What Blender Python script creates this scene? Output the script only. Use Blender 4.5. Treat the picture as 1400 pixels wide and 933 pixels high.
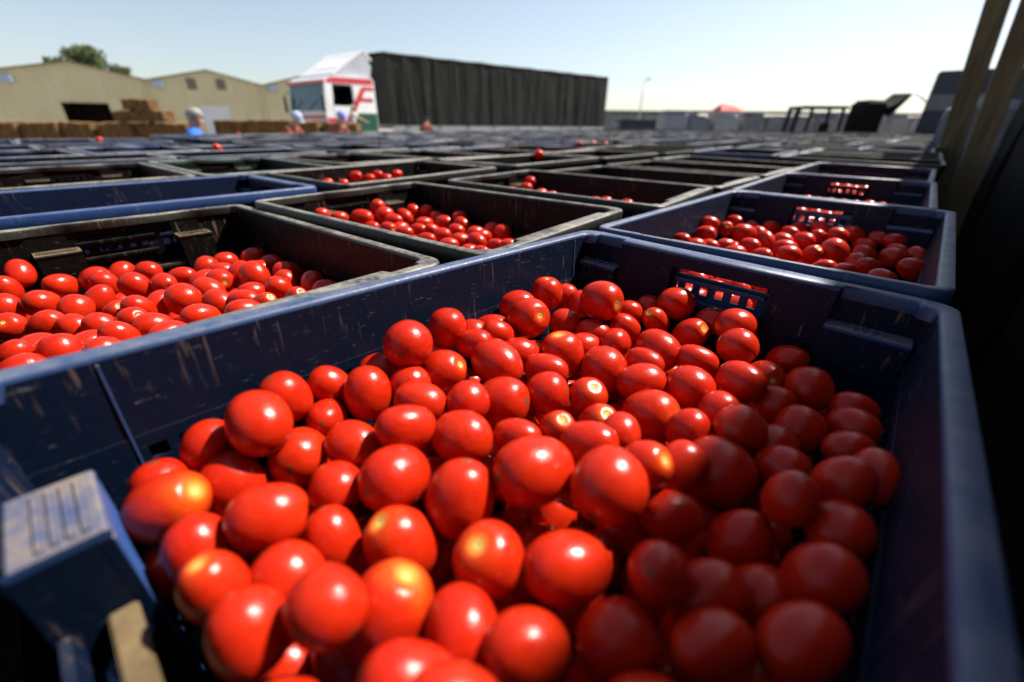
import bpy, bmesh, math, random
from mathutils import Vector, Matrix, noise
import numpy as np

random.seed(7)
rng = np.random.default_rng(7)
R = math.radians
scene = bpy.context.scene
COL = scene.collection
for o in list(bpy.data.objects):
    bpy.data.objects.remove(o)

# ------------------------------------------------------------------ camera
CAM_Z = 1.475
cam_d = bpy.data.cameras.new('camera')
cam_d.sensor_width = 36.0
cam_d.lens = 14.657
cam_d.clip_start = 0.01
cam_d.clip_end = 3000
cam_d.dof.use_dof = True
cam_d.dof.focus_distance = 0.47
cam_d.dof.aperture_fstop = 2.5
cam_d.dof.aperture_blades = 8
cam = bpy.data.objects.new('camera', cam_d)
COL.objects.link(cam)
cam.matrix_world = (Matrix.Translation((0, 0, CAM_Z)) @ Matrix.Rotation(R(90 - 27.492), 4, 'X')
                    @ Matrix.Rotation(R(0.634), 4, 'Z'))
scene.camera = cam

# ------------------------------------------------------------------ sky, sun, exposure
SUN_DIR = Vector((0.551, 0.310, 0.775)).normalized()      # towards the sun
SUN_EL = math.asin(SUN_DIR.z)
SUN_AZ = math.atan2(SUN_DIR.x, SUN_DIR.y)                 # clockwise from +Y
world = bpy.data.worlds.new('World')
scene.world = world
world.use_nodes = True
wn = world.node_tree
wn.nodes.clear()
sky = wn.nodes.new('ShaderNodeTexSky')
sky.sky_type = 'NISHITA'
sky.sun_disc = False
sky.sun_elevation = SUN_EL
sky.sun_rotation = SUN_AZ
sky.air_density = 1.0
sky.dust_density = 0.7
sky.ozone_density = 1.0
bg = wn.nodes.new('ShaderNodeBackground')
bg.inputs['Strength'].default_value = 0.066
wo = wn.nodes.new('ShaderNodeOutputWorld')
hz = wn.nodes.new('ShaderNodeHueSaturation')          # thin summer haze: paler all over
hz.inputs['Saturation'].default_value = 0.72
wn.links.new(sky.outputs[0], hz.inputs['Color'])
wn.links.new(hz.outputs[0], bg.inputs['Color'])
wn.links.new(bg.outputs[0], wo.inputs['Surface'])

sun_d = bpy.data.lights.new('sun', 'SUN')
sun_d.energy = 5.0
sun_d.angle = R(0.53)
sun_d.color = (1.0, 0.95, 0.86)
sun = bpy.data.objects.new('sun', sun_d)
COL.objects.link(sun)
sun.rotation_euler = SUN_DIR.to_track_quat('Z', 'Y').to_euler()
sun.location = (0, 0, 30)

vs = scene.view_settings
vs.view_transform = 'Standard'
vs.look = 'None'
vs.exposure = 1.18
vs.gamma = 1.0
vs.use_curve_mapping = False
scene.cycles.max_bounces = 6

# ------------------------------------------------------------------ helpers
class MB:
    """collects shapes and links them as one mesh object"""
    def __init__(self):
        self.v, self.f, self.m = [], [], []
        self.cur = 0
    def add(self, verts, faces):
        b = len(self.v)
        self.v += [tuple(p) for p in verts]
        for f in faces:
            self.f.append(tuple(b + i for i in f)); self.m.append(self.cur)
    def hexa(self, p):
        # p: 4 bottom (ccw), 4 top
        self.add(p, [(3, 2, 1, 0), (4, 5, 6, 7), (0, 1, 5, 4), (1, 2, 6, 5), (2, 3, 7, 6), (3, 0, 4, 7)])
    def box(self, x0, x1, y0, y1, z0, z1):
        self.hexa([(x0, y0, z0), (x1, y0, z0), (x1, y1, z0), (x0, y1, z0), (x0, y0, z1), (x1, y0, z1), (x1, y1, z1), (x0, y1, z1)])
    def cbox(self, x0, x1, y0, y1, z0, z1, c=.01):
        """box with chamfered edges"""
        bm = bmesh.new()
        bmesh.ops.create_cube(bm, size=1)
        for v in bm.verts:
            v.co = Vector((x0 + (v.co.x + .5) * (x1 - x0), y0 + (v.co.y + .5) * (y1 - y0), z0 + (v.co.z + .5) * (z1 - z0)))
        bmesh.ops.bevel(bm, geom=bm.edges[:], offset=c, segments=2, affect='EDGES')
        bm.verts.index_update()
        self.add([v.co for v in bm.verts], [[v.index for v in f.verts] for f in bm.faces])
        bm.free()
    def prism(self, poly, axis, a, b):
        """polygon in the two other axes swept along axis from a to b"""
        n = len(poly)
        def P(q, t):
            return {'x': (t, q[0], q[1]), 'y': (q[0], t, q[1]), 'z': (q[0], q[1], t)}[axis]
        self.add([P(q, a) for q in poly] + [P(q, b) for q in poly],
                 [tuple(range(n))[::-1], tuple(range(n, 2 * n))] + [(i, (i + 1) % n, n + (i + 1) % n, n + i) for i in range(n)])
    def loft(self, loops, closed=True, cap0=False, cap1=False):
        n = len(loops[0])
        f = []
        for k in range(len(loops) - 1):
            for i in range(n if closed else n - 1):
                j = (i + 1) % n
                f.append((k * n + i, k * n + j, (k + 1) * n + j, (k + 1) * n + i))
        if cap0: f.append(tuple(range(n))[::-1])
        if cap1: f.append(tuple((len(loops) - 1) * n + i for i in range(n)))
        self.add([p for l in loops for p in l], f)
    def tube(self, pts, r, n=8):
        pts = [Vector(p) for p in pts]
        loops = []
        for k, p in enumerate(pts):
            d = (pts[min(k + 1, len(pts) - 1)] - pts[max(k - 1, 0)]).normalized()
            u = d.orthogonal().normalized() if k == 0 else (u - d * u.dot(d)).normalized()
            w = d.cross(u)
            rr = r[k] if isinstance(r, (list, tuple)) else r
            loops.append([p + u * (rr * math.cos(2 * math.pi * i / n)) + w * (rr * math.sin(2 * math.pi * i / n)) for i in range(n)])
        self.loft(loops, True, True, True)
    def lathe(self, prof, n=24, axis='z', c=(0, 0, 0)):
        loops = []
        for r, z in prof:
            l = []
            for i in range(n):
                a = 2 * math.pi * i / n
                q = (r * math.cos(a), r * math.sin(a), z)
                if axis == 'y': q = (q[0], q[2], q[1])
                if axis == 'x': q = (q[2], q[0], q[1])
                l.append((q[0] + c[0], q[1] + c[1], q[2] + c[2]))
            loops.append(l)
        self.loft(loops, True, True, True)
    def mesh(self, name, smooth=False, mats=()):
        me = bpy.data.meshes.new(name)
        me.from_pydata(self.v, [], self.f)
        bm = bmesh.new(); bm.from_mesh(me)
        bmesh.ops.recalc_face_normals(bm, faces=bm.faces[:])
        bm.to_mesh(me); bm.free()
        for m in mats: me.materials.append(m)
        if len(mats) > 1:
            me.polygons.foreach_set('material_index', self.m)
        if smooth:
            me.polygons.foreach_set('use_smooth', [True] * len(me.polygons))
        me.update()
        return me
    def build(self, name, mat, parent=None, smooth=False, sharp=None):
        me = self.mesh(name, smooth, (mat,) if not isinstance(mat, (list, tuple)) else mat)
        if sharp is not None:
            me.polygons.foreach_set('use_smooth', [True] * len(me.polygons))
            me.set_sharp_from_angle(angle=R(sharp))
        return link(name, me, parent)

def link(name, me, parent=None):
    o = bpy.data.objects.new(name, me)
    COL.objects.link(o)
    if parent is not None:
        o.parent = parent
    return o

def tag(o, label=None, cat=None, group=None, kind=None):
    for k, v in (('label', label), ('category', cat), ('group', group), ('kind', kind)):
        if v: o[k] = v
    return o

def empty(name, loc=(0, 0, 0), rz=0.0):
    o = bpy.data.objects.new(name, None)
    o.empty_display_size = .05
    COL.objects.link(o)
    o.location = loc
    o.rotation_euler = (0, 0, rz)
    return o

def copy_tree(o, parent=None):
    c = o.copy(); COL.objects.link(c)
    if parent is not None:
        c.parent = parent
    for ch in list(o.children):
        copy_tree(ch, c)
    return c

# ------------------------------------------------------------------ materials
class NT:
    def __init__(self, name):
        self.mat = bpy.data.materials.new(name); self.mat.use_nodes = True
        self.t = self.mat.node_tree; self.t.nodes.clear()
        self.out = self.n('ShaderNodeOutputMaterial')
        self.p = self.n('ShaderNodeBsdfPrincipled')
        self.l(self.p.outputs[0], self.out.inputs[0])
    def n(self, ty, **kw):
        x = self.t.nodes.new(ty)
        for k, v in kw.items(): setattr(x, k, v)
        return x
    def l(self, a, b): self.t.links.new(a, b)
    def sock(self, node, key, val):
        if hasattr(val, 'is_linked') or hasattr(val, 'links'): self.l(val, node.inputs[key])
        else: node.inputs[key].default_value = val
    def coord(self, kind='Object', scale=(1, 1, 1), rand=False):
        tc = self.n('ShaderNodeTexCoord'); mp = self.n('ShaderNodeMapping')
        mp.inputs['Scale'].default_value = scale
        self.l(tc.outputs[kind], mp.inputs['Vector'])
        if rand:
            oi = self.n('ShaderNodeObjectInfo'); ml = self.n('ShaderNodeMath', operation='MULTIPLY')
            ml.inputs[1].default_value = 37.0
            self.l(oi.outputs['Random'], ml.inputs[0]); self.l(ml.outputs[0], mp.inputs['Location'])
        return mp.outputs[0]
    def noise(self, vec, scale, detail=4, rough=.6, dist=0.0):
        x = self.n('ShaderNodeTexNoise'); x.inputs['Scale'].default_value = scale
        x.inputs['Detail'].default_value = detail; x.inputs['Roughness'].default_value = rough; x.inputs['Distortion'].default_value = dist
        if vec is not None: self.l(vec, x.inputs['Vector'])
        return x.outputs['Fac']
    def ramp(self, fac, stops):
        r = self.n('ShaderNodeValToRGB'); e = r.color_ramp.elements
        while len(e) < len(stops): e.new(.5)
        for q, (pos, c) in zip(e, stops):
            q.position = pos; q.color = (c, c, c, 1) if isinstance(c, (int, float)) else (*c, 1)
        self.l(fac, r.inputs[0]); return r.outputs[0]
    def mix(self, fac, a, b, mode='MIX'):
        m = self.n('ShaderNodeMix', data_type='RGBA', blend_type=mode)
        for i, v in ((0, fac), (6, a), (7, b)):
            if hasattr(v, 'links'): self.l(v, m.inputs[i])
            elif i == 0: m.inputs[0].default_value = v
            else: m.inputs[i].default_value = (*v, 1)
        return m.outputs[2]
    def math(self, op, a, b=None, clamp=False):
        m = self.n('ShaderNodeMath', operation=op, use_clamp=clamp)
        for i, v in ((0, a), (1, b)):
            if v is None: continue
            if hasattr(v, 'links'): self.l(v, m.inputs[i])
            else: m.inputs[i].default_value = v
        return m.outputs[0]
    def bump(self, h, strength=.3, dist=.01):
        b = self.n('ShaderNodeBump'); b.inputs['Strength'].default_value = strength; b.inputs['Distance'].default_value = dist
        self.l(h, b.inputs['Height']); self.l(b.outputs[0], self.p.inputs['Normal'])
    def set(self, **kw):
        m = dict(color='Base Color', rough='Roughness', metal='Metallic', spec='Specular IOR Level', coat='Coat Weight', coatr='Coat Roughness',
                 trans='Transmission Weight', ior='IOR', sss='Subsurface Weight', ssss='Subsurface Scale')
        for k, v in kw.items():
            i = self.p.inputs[m[k]]
            if hasattr(v, 'links'): self.l(v, i)
            elif k == 'color': i.default_value = (*v, 1)
            else: i.default_value = v
        return self.mat

def simple(name, color, rough=.5, spec=.5, var=.25, scale=6.0, bump=0.0, metal=0.0, coat=0.0, stretch=(1, 1, 1), coords='Object'):
    """a plain finish with grain and slight wear"""
    t = NT(name)
    v = t.coord(coords, stretch, rand=True)
    f = t.noise(v, scale, 6, .65)
    lo = tuple(c * (1 - var) for c in color); hi = tuple(min(1, c * (1 + var)) for c in color)
    t.set(color=t.ramp(f, [(.3, lo), (.7, hi)]), rough=rough, spec=spec, metal=metal, coat=coat)
    if bump: t.bump(f, .5, bump)
    return t.mat

def plastic(name, dust=.35, wear=.25, tone=1.0, dcol=(.36, .33, .28), spec=.3):
    """moulded crate plastic: colour from the crate itself, dust lying on top, scuffs and scratches"""
    t = NT(name)
    oi = t.n('ShaderNodeObjectInfo')
    base = oi.outputs['Color']
    v = t.coord('Object', (1, 1, 1), rand=True)
    vs_ = t.coord('Object', (60, 60, 5), rand=True)
    vh = t.coord('Object', (26, 26, 260), rand=True)
    big = t.noise(v, 9, 5, .6)
    fine = t.noise(v, 160, 6, .7)
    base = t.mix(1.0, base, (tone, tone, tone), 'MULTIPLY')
    c = t.mix(t.ramp(big, [(.35, .0), (.75, .5)]), base, t.mix(1.0, base, (.75, .55, .60), 'MULTIPLY'))
    # vertical scuffs
    s = t.noise(vs_, 3.2, 3, .6, .4)
    patch = t.noise(v, 14, 3, .5)
    sc = t.math('MULTIPLY', t.ramp(s, [(.60, 0.0), (.70, 1.0)]), t.ramp(patch, [(.45, 0.0), (.62, 1.0)]))
    c = t.mix(t.math('MULTIPLY', sc, wear), c, (.30, .20, .15))
    s2 = t.noise(vh, 2.5, 2, .5, .8)
    sc2 = t.math('MULTIPLY', t.ramp(s2, [(.67, 0.0), (.70, 1.0)]), t.ramp(fine, [(.45, 0.0), (.6, 1.0)]))
    c = t.mix(t.math('MULTIPLY', sc2, wear * .7), c, (.42, .36, .36))
    # dust on upward faces
    g = t.n('ShaderNodeNewGeometry'); sp = t.n('ShaderNodeSeparateXYZ'); t.l(g.outputs['Normal'], sp.inputs[0])
    up = t.ramp(sp.outputs['Z'], [(.45, 0.0), (.9, 1.0)])
    dn = t.ramp(t.math('ADD', t.math('MULTIPLY', t.noise(v, 34, 6, .7), .7), t.math('MULTIPLY', fine, .3)), [(.36, 0.0), (.60, 1.0)])
    c = t.mix(t.math('MULTIPLY', t.math('MULTIPLY', up, dn), t.math('MULTIPLY', oi.outputs['Alpha'], dust)), c, dcol)
    # pale abrasion everywhere
    ab = t.ramp(t.noise(v, 420, 3, .8), [(.66, 0.0), (.74, 1.0)])
    c = t.mix(t.math('MULTIPLY', ab, .14), c, (.34, .33, .38))
    t.set(color=c, rough=t.ramp(fine, [(.3, .38), (.7, .6)]), spec=spec)
    t.bump(t.math('ADD', fine, t.math('MULTIPLY', sc, .6)), .22, .0012)
    return t.mat

def tomato_mat(name, use_obj=True):
    t = NT(name)
    v = t.coord('Object', (1, 1, 1), rand=True)
    oi = t.n('ShaderNodeObjectInfo')
    big = t.noise(v, 1.6 if use_obj else 40, 3, .5)
    c = t.ramp(big, [(.3, (.38, .012, .002)), (.7, (.47, .021, .003))])
    c = t.mix(t.ramp(oi.outputs['Random'], [(.0, .0), (1.0, .55)]), c, (.40, .009, .003))
    if use_obj:
        tc = t.n('ShaderNodeTexCoord'); sp = t.n('ShaderNodeSeparateXYZ'); t.l(tc.outputs['Object'], sp.inputs[0])
        rho = t.math('SQRT', t.math('ADD', t.math('POWER', sp.outputs['X'], 2.0), t.math('POWER', sp.outputs['Y'], 2.0)))
        top = t.ramp(sp.outputs['Z'], [(.0, 0.0), (.5, 1.0)])
        rj = t.math('ADD', rho, t.math('MULTIPLY', t.math('SUBTRACT', big, .5), .95))
        sc = t.n('ShaderNodeSeparateColor'); t.l(oi.outputs['Color'], sc.inputs[0])
        sh = t.math('MULTIPLY', t.math('MULTIPLY', t.ramp(rj, [(.10, 1.0), (.80, 0.0)]), top), sc.outputs[0], True)
        c = t.mix(sh, c, (.54, .085, .004))
        ring = t.math('MULTIPLY', t.math('MULTIPLY', t.ramp(rho, [(.14, 1.0), (.36, 0.0)]), top), sc.outputs[1], True)
        c = t.mix(ring, c, (.56, .27, .04))
        dz = t.math('ADD', sp.outputs['Z'], 1.0)
        c = t.mix(t.ramp(dz, [(.0, .8), (.008, .0)]), c, (.10, .045, .018))
        # pale corky flecks
        fl = t.math('MULTIPLY', t.ramp(t.noise(v, 26, 2, .9), [(.735, 0.0), (.76, 1.0)]), t.ramp(t.noise(v, 1.3, 2, .5), [(.5, 0.0), (.62, 1.0)]))
        c = t.mix(t.math('MULTIPLY', fl, .6), c, (.55, .30, .16))
    t.set(color=c, rough=t.ramp(t.noise(v, 3 if use_obj else 60, 3, .6), [(.3, .22), (.75, .32)]), spec=.30, sss=.06, ssss=.006)
    t.p.inputs['Subsurface Radius'].default_value = (1.0, .18, .08)
    t.bump(t.noise(v, 5 if use_obj else 120, 4, .6), .10, .006 if use_obj else .0006)
    return t.mat

M = {}
M['crate'] = plastic('crate_plastic', .20, .34, .11, spec=.13)  # walls toned far below the rim, inside shade put into the colour
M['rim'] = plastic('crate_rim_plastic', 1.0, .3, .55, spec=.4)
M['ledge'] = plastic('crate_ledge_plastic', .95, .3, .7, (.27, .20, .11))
M['tomato'] = tomato_mat('tomato_skin')
M['tomato_fill'] = tomato_mat('tomato_skin_heap', False)
M['scar'] = simple('stem_scar', (.42, .33, .10), .7, .3, .4, 3)
M['white'] = simple('white_paint', (.72, .72, .72), .35, .5, .08, 3, coat=.3)
M['fairing'] = simple('shaded_white_fairing_paint', (.40, .41, .46), .4, .5, .1, 3)  # white fairing greyed, its shade put into the colour
M['red'] = simple('red_paint', (.50, .030, .045), .35, .5, .1, 3, coat=.3)
M['green'] = simple('green_paint', (.015, .075, .045), .35, .5, .15, 3, coat=.3)
M['black'] = simple('black_plastic', (.02, .02, .022), .5, .4, .3, 5)
M['dark_metal'] = simple('dark_metal', (.05, .05, .055), .45, .5, .3, 5, metal=.3)
M['grey_metal'] = simple('grey_metal', (.40, .41, .43), .45, .5, .15, 4, metal=.5)
M['rubber'] = simple('tyre_rubber', (.02, .02, .02), .8, .3, .3, 8)
M['glass'] = simple('tinted_glass', (.035, .09, .12), .08, .6, .3, 1.5)
M['interior'] = simple('dark_interior', (.015, .013, .012), .9, .2, .3, 2)
M['curtain'] = simple('dark_tarpaulin', (.024, .024, .022), .85, .12, .25, 1.2, .004)
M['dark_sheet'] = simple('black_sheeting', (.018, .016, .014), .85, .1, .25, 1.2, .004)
M['dirt'] = simple('dried_mud_on_plastic', (.12, .085, .045), .9, .15, .35, 60, .001)
M['skin'] = simple('skin', (.42, .22, .15), .5, .4, .08, 8)
M['hair'] = simple('grey_hair', (.24, .225, .21), .6, .3, .25, 40, .003)
M['blue_shirt'] = simple('blue_cloth', (.03, .13, .55), .85, .2, .2, 12, .004)
M['white_shirt'] = simple('white_cloth', (.75, .74, .70), .85, .2, .08, 12, .004)
M['red_shirt'] = simple('brown_red_cloth', (.22, .06, .04), .85, .2, .2, 12, .004)
M['cap'] = simple('pale_cap_cloth', (.34, .40, .52), .85, .2, .15, 12)
M['cap_blue'] = simple('blue_cap_cloth', (.22, .24, .55), .85, .2, .15, 12)
M['trousers'] = simple('dark_trousers', (.04, .045, .06), .85, .2, .25, 12)
M['wood'] = simple('weathered_wood', (.16, .115, .06), .75, .25, .4, 5, .004, stretch=(6, 6, .6))
M['roof_sheet'] = simple('old_roof_sheet', (.10, .09, .08), .7, .3, .35, 3)
M['grey_wrap'] = simple('grey_wrap_sheet', (.20, .20, .225), .5, .45, .22, 2.2, .02)
M['white_wrap'] = simple('pale_wrap_sheet', (.34, .34, .36), .5, .45, .15, 2.2, .02)
M['navy'] = simple('navy_paint', (.010, .013, .030), .4, .5, .2, 2)
M['stripe_grey'] = simple('grey_stripe_paint', (.12, .12, .13), .45, .5, .2, 2)
M['tent_red'] = simple('red_canopy_cloth', (.42, .016, .012), .7, .3, .15, 2)
M['tent_white'] = simple('white_canopy_cloth', (.75, .75, .75), .7, .3, .1, 2)
M['bark'] = simple('bark', (.10, .07, .045), .9, .2, .4, 9, .02)
M['lamp_glass'] = simple('pale_blue_lamp_cover', (.34, .42, .55), .4, .5, .1, 2)
M['roller'] = simple('white_roller_door', (.62, .64, .68), .5, .4, .06, 2)
M['vent'] = simple('grey_vent_panel', (.20, .18, .14), .7, .3, .2, 4)
M['far_wall'] = simple('far_grey_wall', (.16, .18, .18), .8, .3, .2, .5)

def cladding():
    t = NT('tan_corrugated_cladding')
    v = t.coord('Object')
    w = t.n('ShaderNodeTexWave', wave_type='BANDS', bands_direction='X'); w.inputs['Scale'].default_value = 1.3
    t.l(v, w.inputs['Vector'])
    f = t.noise(v, .5, 5, .6)
    f2 = t.noise(t.coord('Object', (3, 3, .25)), 1.2, 4, .6)
    c = t.ramp(f, [(.3, (.54, .47, .29)), (.7, (.63, .56, .36))])
    c = t.mix(t.ramp(f2, [(.45, .0), (.75, .30)]), c, (.36, .30, .19))
    t.set(color=c, rough=.6, spec=.3)
    t.bump(w.outputs['Fac'], .35, .03)
    return t.mat
M['cladding'] = cladding()

def straw():
    t = NT('straw')
    v = t.coord('Object', (4, 22, 30), rand=True)
    v2 = t.coord('Object', (1, 1, 1), rand=True)
    f = t.noise(v, 3, 6, .7)
    g = t.noise(v2, 5, 4, .6)
    c = t.ramp(f, [(.32, (.07, .034, .012)), (.5, (.18, .092, .034)), (.7, (.34, .20, .09))])
    c = t.mix(t.ramp(g, [(.35, .6), (.7, .0)]), c, (.06, .028, .010))
    t.set(color=c, rough=.9, spec=.15)
    t.bump(f, .9, .03)
    return t.mat
M['straw'] = straw()
M['straw2'] = M['straw']
M['twine'] = simple('baling_twine', (.32, .20, .09), .8, .2, .2, 20)

def ground_mat():
    t = NT('dusty_concrete_yard')
    v = t.coord('Object')
    f = t.noise(v, .35, 8, .65); g = t.noise(v, 14, 6, .7)
    c = t.mix(t.ramp(f, [(.35, .0), (.7, 1.0)]), (.20, .18, .15), (.30, .27, .22))
    c = t.mix(t.ramp(g, [(.4, .0), (.8, .5)]), c, (.14, .125, .105))
    t.set(color=c, rough=.9, spec=.2)
    t.bump(g, .4, .01)
    return t.mat
M['ground'] = ground_mat()

def leaf_mat():
    t = NT('leaves')
    g = t.n('ShaderNodeNewGeometry')
    c = t.ramp(g.outputs['Random Per Island'], [(.0, (.035, .060, .018)), (.55, (.065, .095, .028)), (1.0, (.13, .14, .05))])
    t.set(color=c, rough=.6, spec=.3)
    return t.mat
M['leaf'] = leaf_mat()

# ------------------------------------------------------------------ ground
gm = MB()
gm.add([(-900, -300, 0), (900, -300, 0), (900, 1500, 0), (-900, 1500, 0)], [(0, 1, 2, 3)])
tag(gm.build('ground', M['ground']), 'flat dusty concrete yard under the stacked crates', kind='structure')

# ------------------------------------------------------------------ crates: one 600 x 400 mm model, origin at the middle of its rim
POCKETS = {1: ((.128, .190), (-.180, -.112)), -1: ((.078, .128), (-.100, -.048))}
def rim_mb():
    m = MB()
    def loop(hx_, hy, r, inner):
        pts = []
        for qx, qy, a0 in ((1, 1, 0), (-1, 1, 90), (-1, -1, 180), (1, -1, 270)):
            hx = .288 if inner and qx < 0 else hx_
            arc = [(qx * (hx - r) + r * math.cos(R(a0 + 90 * k / 5)), qy * (hy - r) + r * math.sin(R(a0 + 90 * k / 5))) for k in range(6)]
            pts += arc
            if qx == 1 and qy == 1: pass
            if qx == -1 and qy == 1:      # down the -X side
                for y0, y1 in sorted(POCKETS[-1], reverse=True):
                    d = .003 if inner else 0
                    pts += [(-hx, y1), (-hx - d, y1 - .003), (-hx - d, y0 + .003), (-hx, y0)]
            if qx == 1 and qy == -1:      # up the +X side
                for y0, y1 in sorted(POCKETS[1]):
                    d = .012 if inner else 0
                    yy0, yy1 = max(y0, -hy + r + .001), min(y1, hy - r - .001)
                    pts += [(hx, yy0), (hx + d, yy0 + .003), (hx + d, yy1 - .003), (hx, yy1)]
        return pts
    o, i = loop(.3, .2, .022, False), loop(.272, .185, .010, True)
    prof = [(.04, -.021), (0, -.020), (0, -.0035), (.07, -.0008), (.17, 0), (.80, 0), (.92, -.0008), (1, -.0038), (1, -.013), (.9, -.0135)]
    m.loft([[(a[0] * (1 - f) + b[0] * f, a[1] * (1 - f) + b[1] * f, z) for a, b in zip(o, i)] for f, z in prof])
    return m

def short_wall(m, s, holes=True):
    """end wall with two stacking columns and the opening of the handle; s = +1 or -1"""
    T = .004
    X0 = .2722 if s > 0 else .2930
    def slab(y0, y1, z0, z1, x=None, tp=.07):
        x = X0 if x is None else x
        a, b = x + z1 * tp, x + z0 * tp                      # inner face, top and bottom
        m.hexa([(s * b, y0, z0), (s * (b + T), y0, z0), (s * (b + T), y1, z0), (s * b, y1, z0),
                (s * a, y0, z1), (s * (a + T), y0, z1), (s * (a + T), y1, z1), (s * a, y1, z1)])
    hy = .184
    ps = sorted(POCKETS[s])
    edges = [-hy] + [e for p in ps for e in p] + [hy]
    H0, H1 = -.056, .056
    for k in range(0, len(edges), 2):
        y0, y1 = edges[k], edges[k + 1]
        if y1 - y0 < .002: continue
        if k == 2:
            h0, h1 = max(H0, y0 + .006), min(H1, y1 - .006)
            HB = -.0665
            if s < 0: h0, h1, HB = y0, y1, -.0820
            else: slab(y0, h0, -.236, -.004); slab(h1, y1, -.236, -.004)
            slab(h0, h1, -.018, -.004); slab(h0, h1, -.236, HB)
            # tunnel of the handle
            if s < 0: continue
            m.box(*sorted((s * .2765, s * .290)), h0 - .004, h0, -.070, -.010)
            m.box(*sorted((s * .2765, s * .290)), h1, h1 + .004, -.070, -.010)
        else:
            slab(y0, y1, -.236, -.004)
    for y0, y1 in ps:
        if s > 0: slab(y0 - .001, y1 + .001, -.036, -.005, .2850, .02)
        else: slab(y0 + .0002, y1 - .0002, -.236, -.004, .2932)          # back of the pocket
        # column: front and two flanks
        BK = .2840 if s > 0 else .2928
        f = lambda z: .2612 + (z + .04) * (.085 if s > 0 else .02)
        m.hexa([(s * f(-.236), y0 + .004, -.236), (s * (f(-.236) + .004), y0 + .004, -.236), (s * (f(-.236) + .004), y1 - .004, -.236), (s * f(-.236), y1 - .004, -.236),
                (s * f(-.041), y0, -.0405), (s * (f(-.041) + .004), y0, -.0405), (s * (f(-.041) + .004), y1, -.0405), (s * f(-.041), y1, -.0405)])
        for ya, d in ((y0, .0035), (y1 - .0035, .0035)):
            m.hexa([(s * (f(-.236) + .0045), ya, -.236), (s * BK, ya, -.236), (s * BK, ya + d, -.236), (s * (f(-.236) + .0045), ya + d, -.236),
                    (s * (f(-.041) + .0045), ya, -.0405), (s * BK, ya, -.0405), (s * BK, ya + d, -.0405), (s * (f(-.041) + .0045), ya + d, -.0405)])

def ledge_mb(s, y0, y1):
    m = MB()
    BK = .2838 if s > 0 else .2928
    prof = [(BK, -.036), (.2622, -.036), (.2604, -.0368), (.2598, -.0390), (.2606, -.0410), (BK, -.0412)]
    m.prism([(s * x, z) for x, z in prof], 'y', y0, y1)
    n = 4 if s > 0 else 0
    if s < 0:
        for k in range(4):
            x = .2655 + k * .0048
            m.prism([(-x, -.0362), (-x, -.0346), (-x - .0024, -.0346), (-x - .0024, -.0362)], 'y', y0 + .004, y1 - .004)
    yc = (y0 + y1) / 2
    for k in range(n):
        y = yc - .012 + k * .0075
        m.prism([(s * (BK - .004), -.0362), (s * (BK - .004), -.0345), (s * .2630, -.0345), (s * .2612, -.0362)], 'y', y, y + .0035)
    return m

def grille_mb(s):
    m = MB()
    X0, X1 = sorted((s * .2885, s * .2920)) if s > 0 else (-.2990, -.2972)
    def bx(y0, y1, z0, z1): m.box(X0, X1, y0, y1, z0, z1)
    bx(-.060, .060, -.0225, -.005)
    bx(-.060, -.052, -.0695, -.0228); bx(.052, .060, -.0695, -.0228)
    bx(-.0518, .0518, -.0390, -.0285)
    bx(-.0518, .0518, -.0695, -.0500)
    for k in range(6):
        y = -.0518 + k * .0186
        bx(y, y + .0090, -.0498, -.0392)
    I0, I1 = (.2770, .2884) if s > 0 else (-.2971, -.2900)
    m.box(I0, I1, -.0515, .0515, -.0345, -.0310)
    m.box(I0, I1, -.0515, .0515, -.0600, -.0560)
    return m

def body_mb(holes=True):
    m = MB()
    T = .004
    for s in (1, -1):
        short_wall(m, s)
        def slab(x0, x1, z0, z1, dy=0.0):
            a, b = .1852 + z1 * .06 - dy, .1852 + z0 * .06 - dy
            m.hexa([(x0, s * b, z0), (x1, s * b, z0), (x1, s * (b + T), z0), (x0, s * (b + T), z0),
                    (x0, s * a, z1), (x1, s * a, z1), (x1, s * (a + T), z1), (x0, s * (a + T), z1)])
        E = .2715; W = -.2915
        if holes:
            slab(W, E, -.0585, -.004)
            slab(W, E, -.0675, -.0585, .0006)
            slab(W, E, -.236, -.0780, .0006)
            n = 29; p = .0166; x = W
            for k in range(n):
                c = (k - (n - 1) / 2) * p
                slab(x, c - .005, -.0780, -.0675, .0006); x = c + .005
            slab(x, E, -.0780, -.0675, .0006)
        else:
            slab(W, E, -.236, -.004)
        # outer stiffening lip of the long side
        y0, y1 = sorted((s * .1895, s * .1975))
        m.box(-.27, .27, y0, y1, -.060, -.056)
    m.box(-.256, .256, -.171, .171, -.240, -.2365)
    return m

CRATE_MESH = {'body': body_mb().mesh('crate_body', mats=(M['crate'],)), 'rim': rim_mb().mesh('crate_rim', mats=(M['rim'],))}
me = CRATE_MESH['rim']; me.polygons.foreach_set('use_smooth', [True] * len(me.polygons)); me.set_sharp_from_angle(angle=R(50))
for s in (1, -1):
    CRATE_MESH['grille', s] = grille_mb(s).mesh('crate_grille', mats=(M['ledge'] if s > 0 else M['crate'],))  # pale dusty ledge plastic stands in for sky reflection on the bars
    for k, (y0, y1) in enumerate(POCKETS[s]):
        CRATE_MESH['ledge', s, k] = ledge_mb(s, y0, y1).mesh('crate_ledge', mats=(M['ledge'],))
def whole_mb():
    m = MB()
    b, r = body_mb(False), rim_mb()
    m.cur = 0; m.add(b.v, b.f)
    for s in (1, -1):
        g = grille_mb(s); m.add(g.v, g.f)
    m.cur = 1; m.add(r.v, r.f)
    for s in (1, -1):
        for y0, y1 in POCKETS[s]:
            l = ledge_mb(s, y0, y1); m.add(l.v, l.f)
    return m
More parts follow.
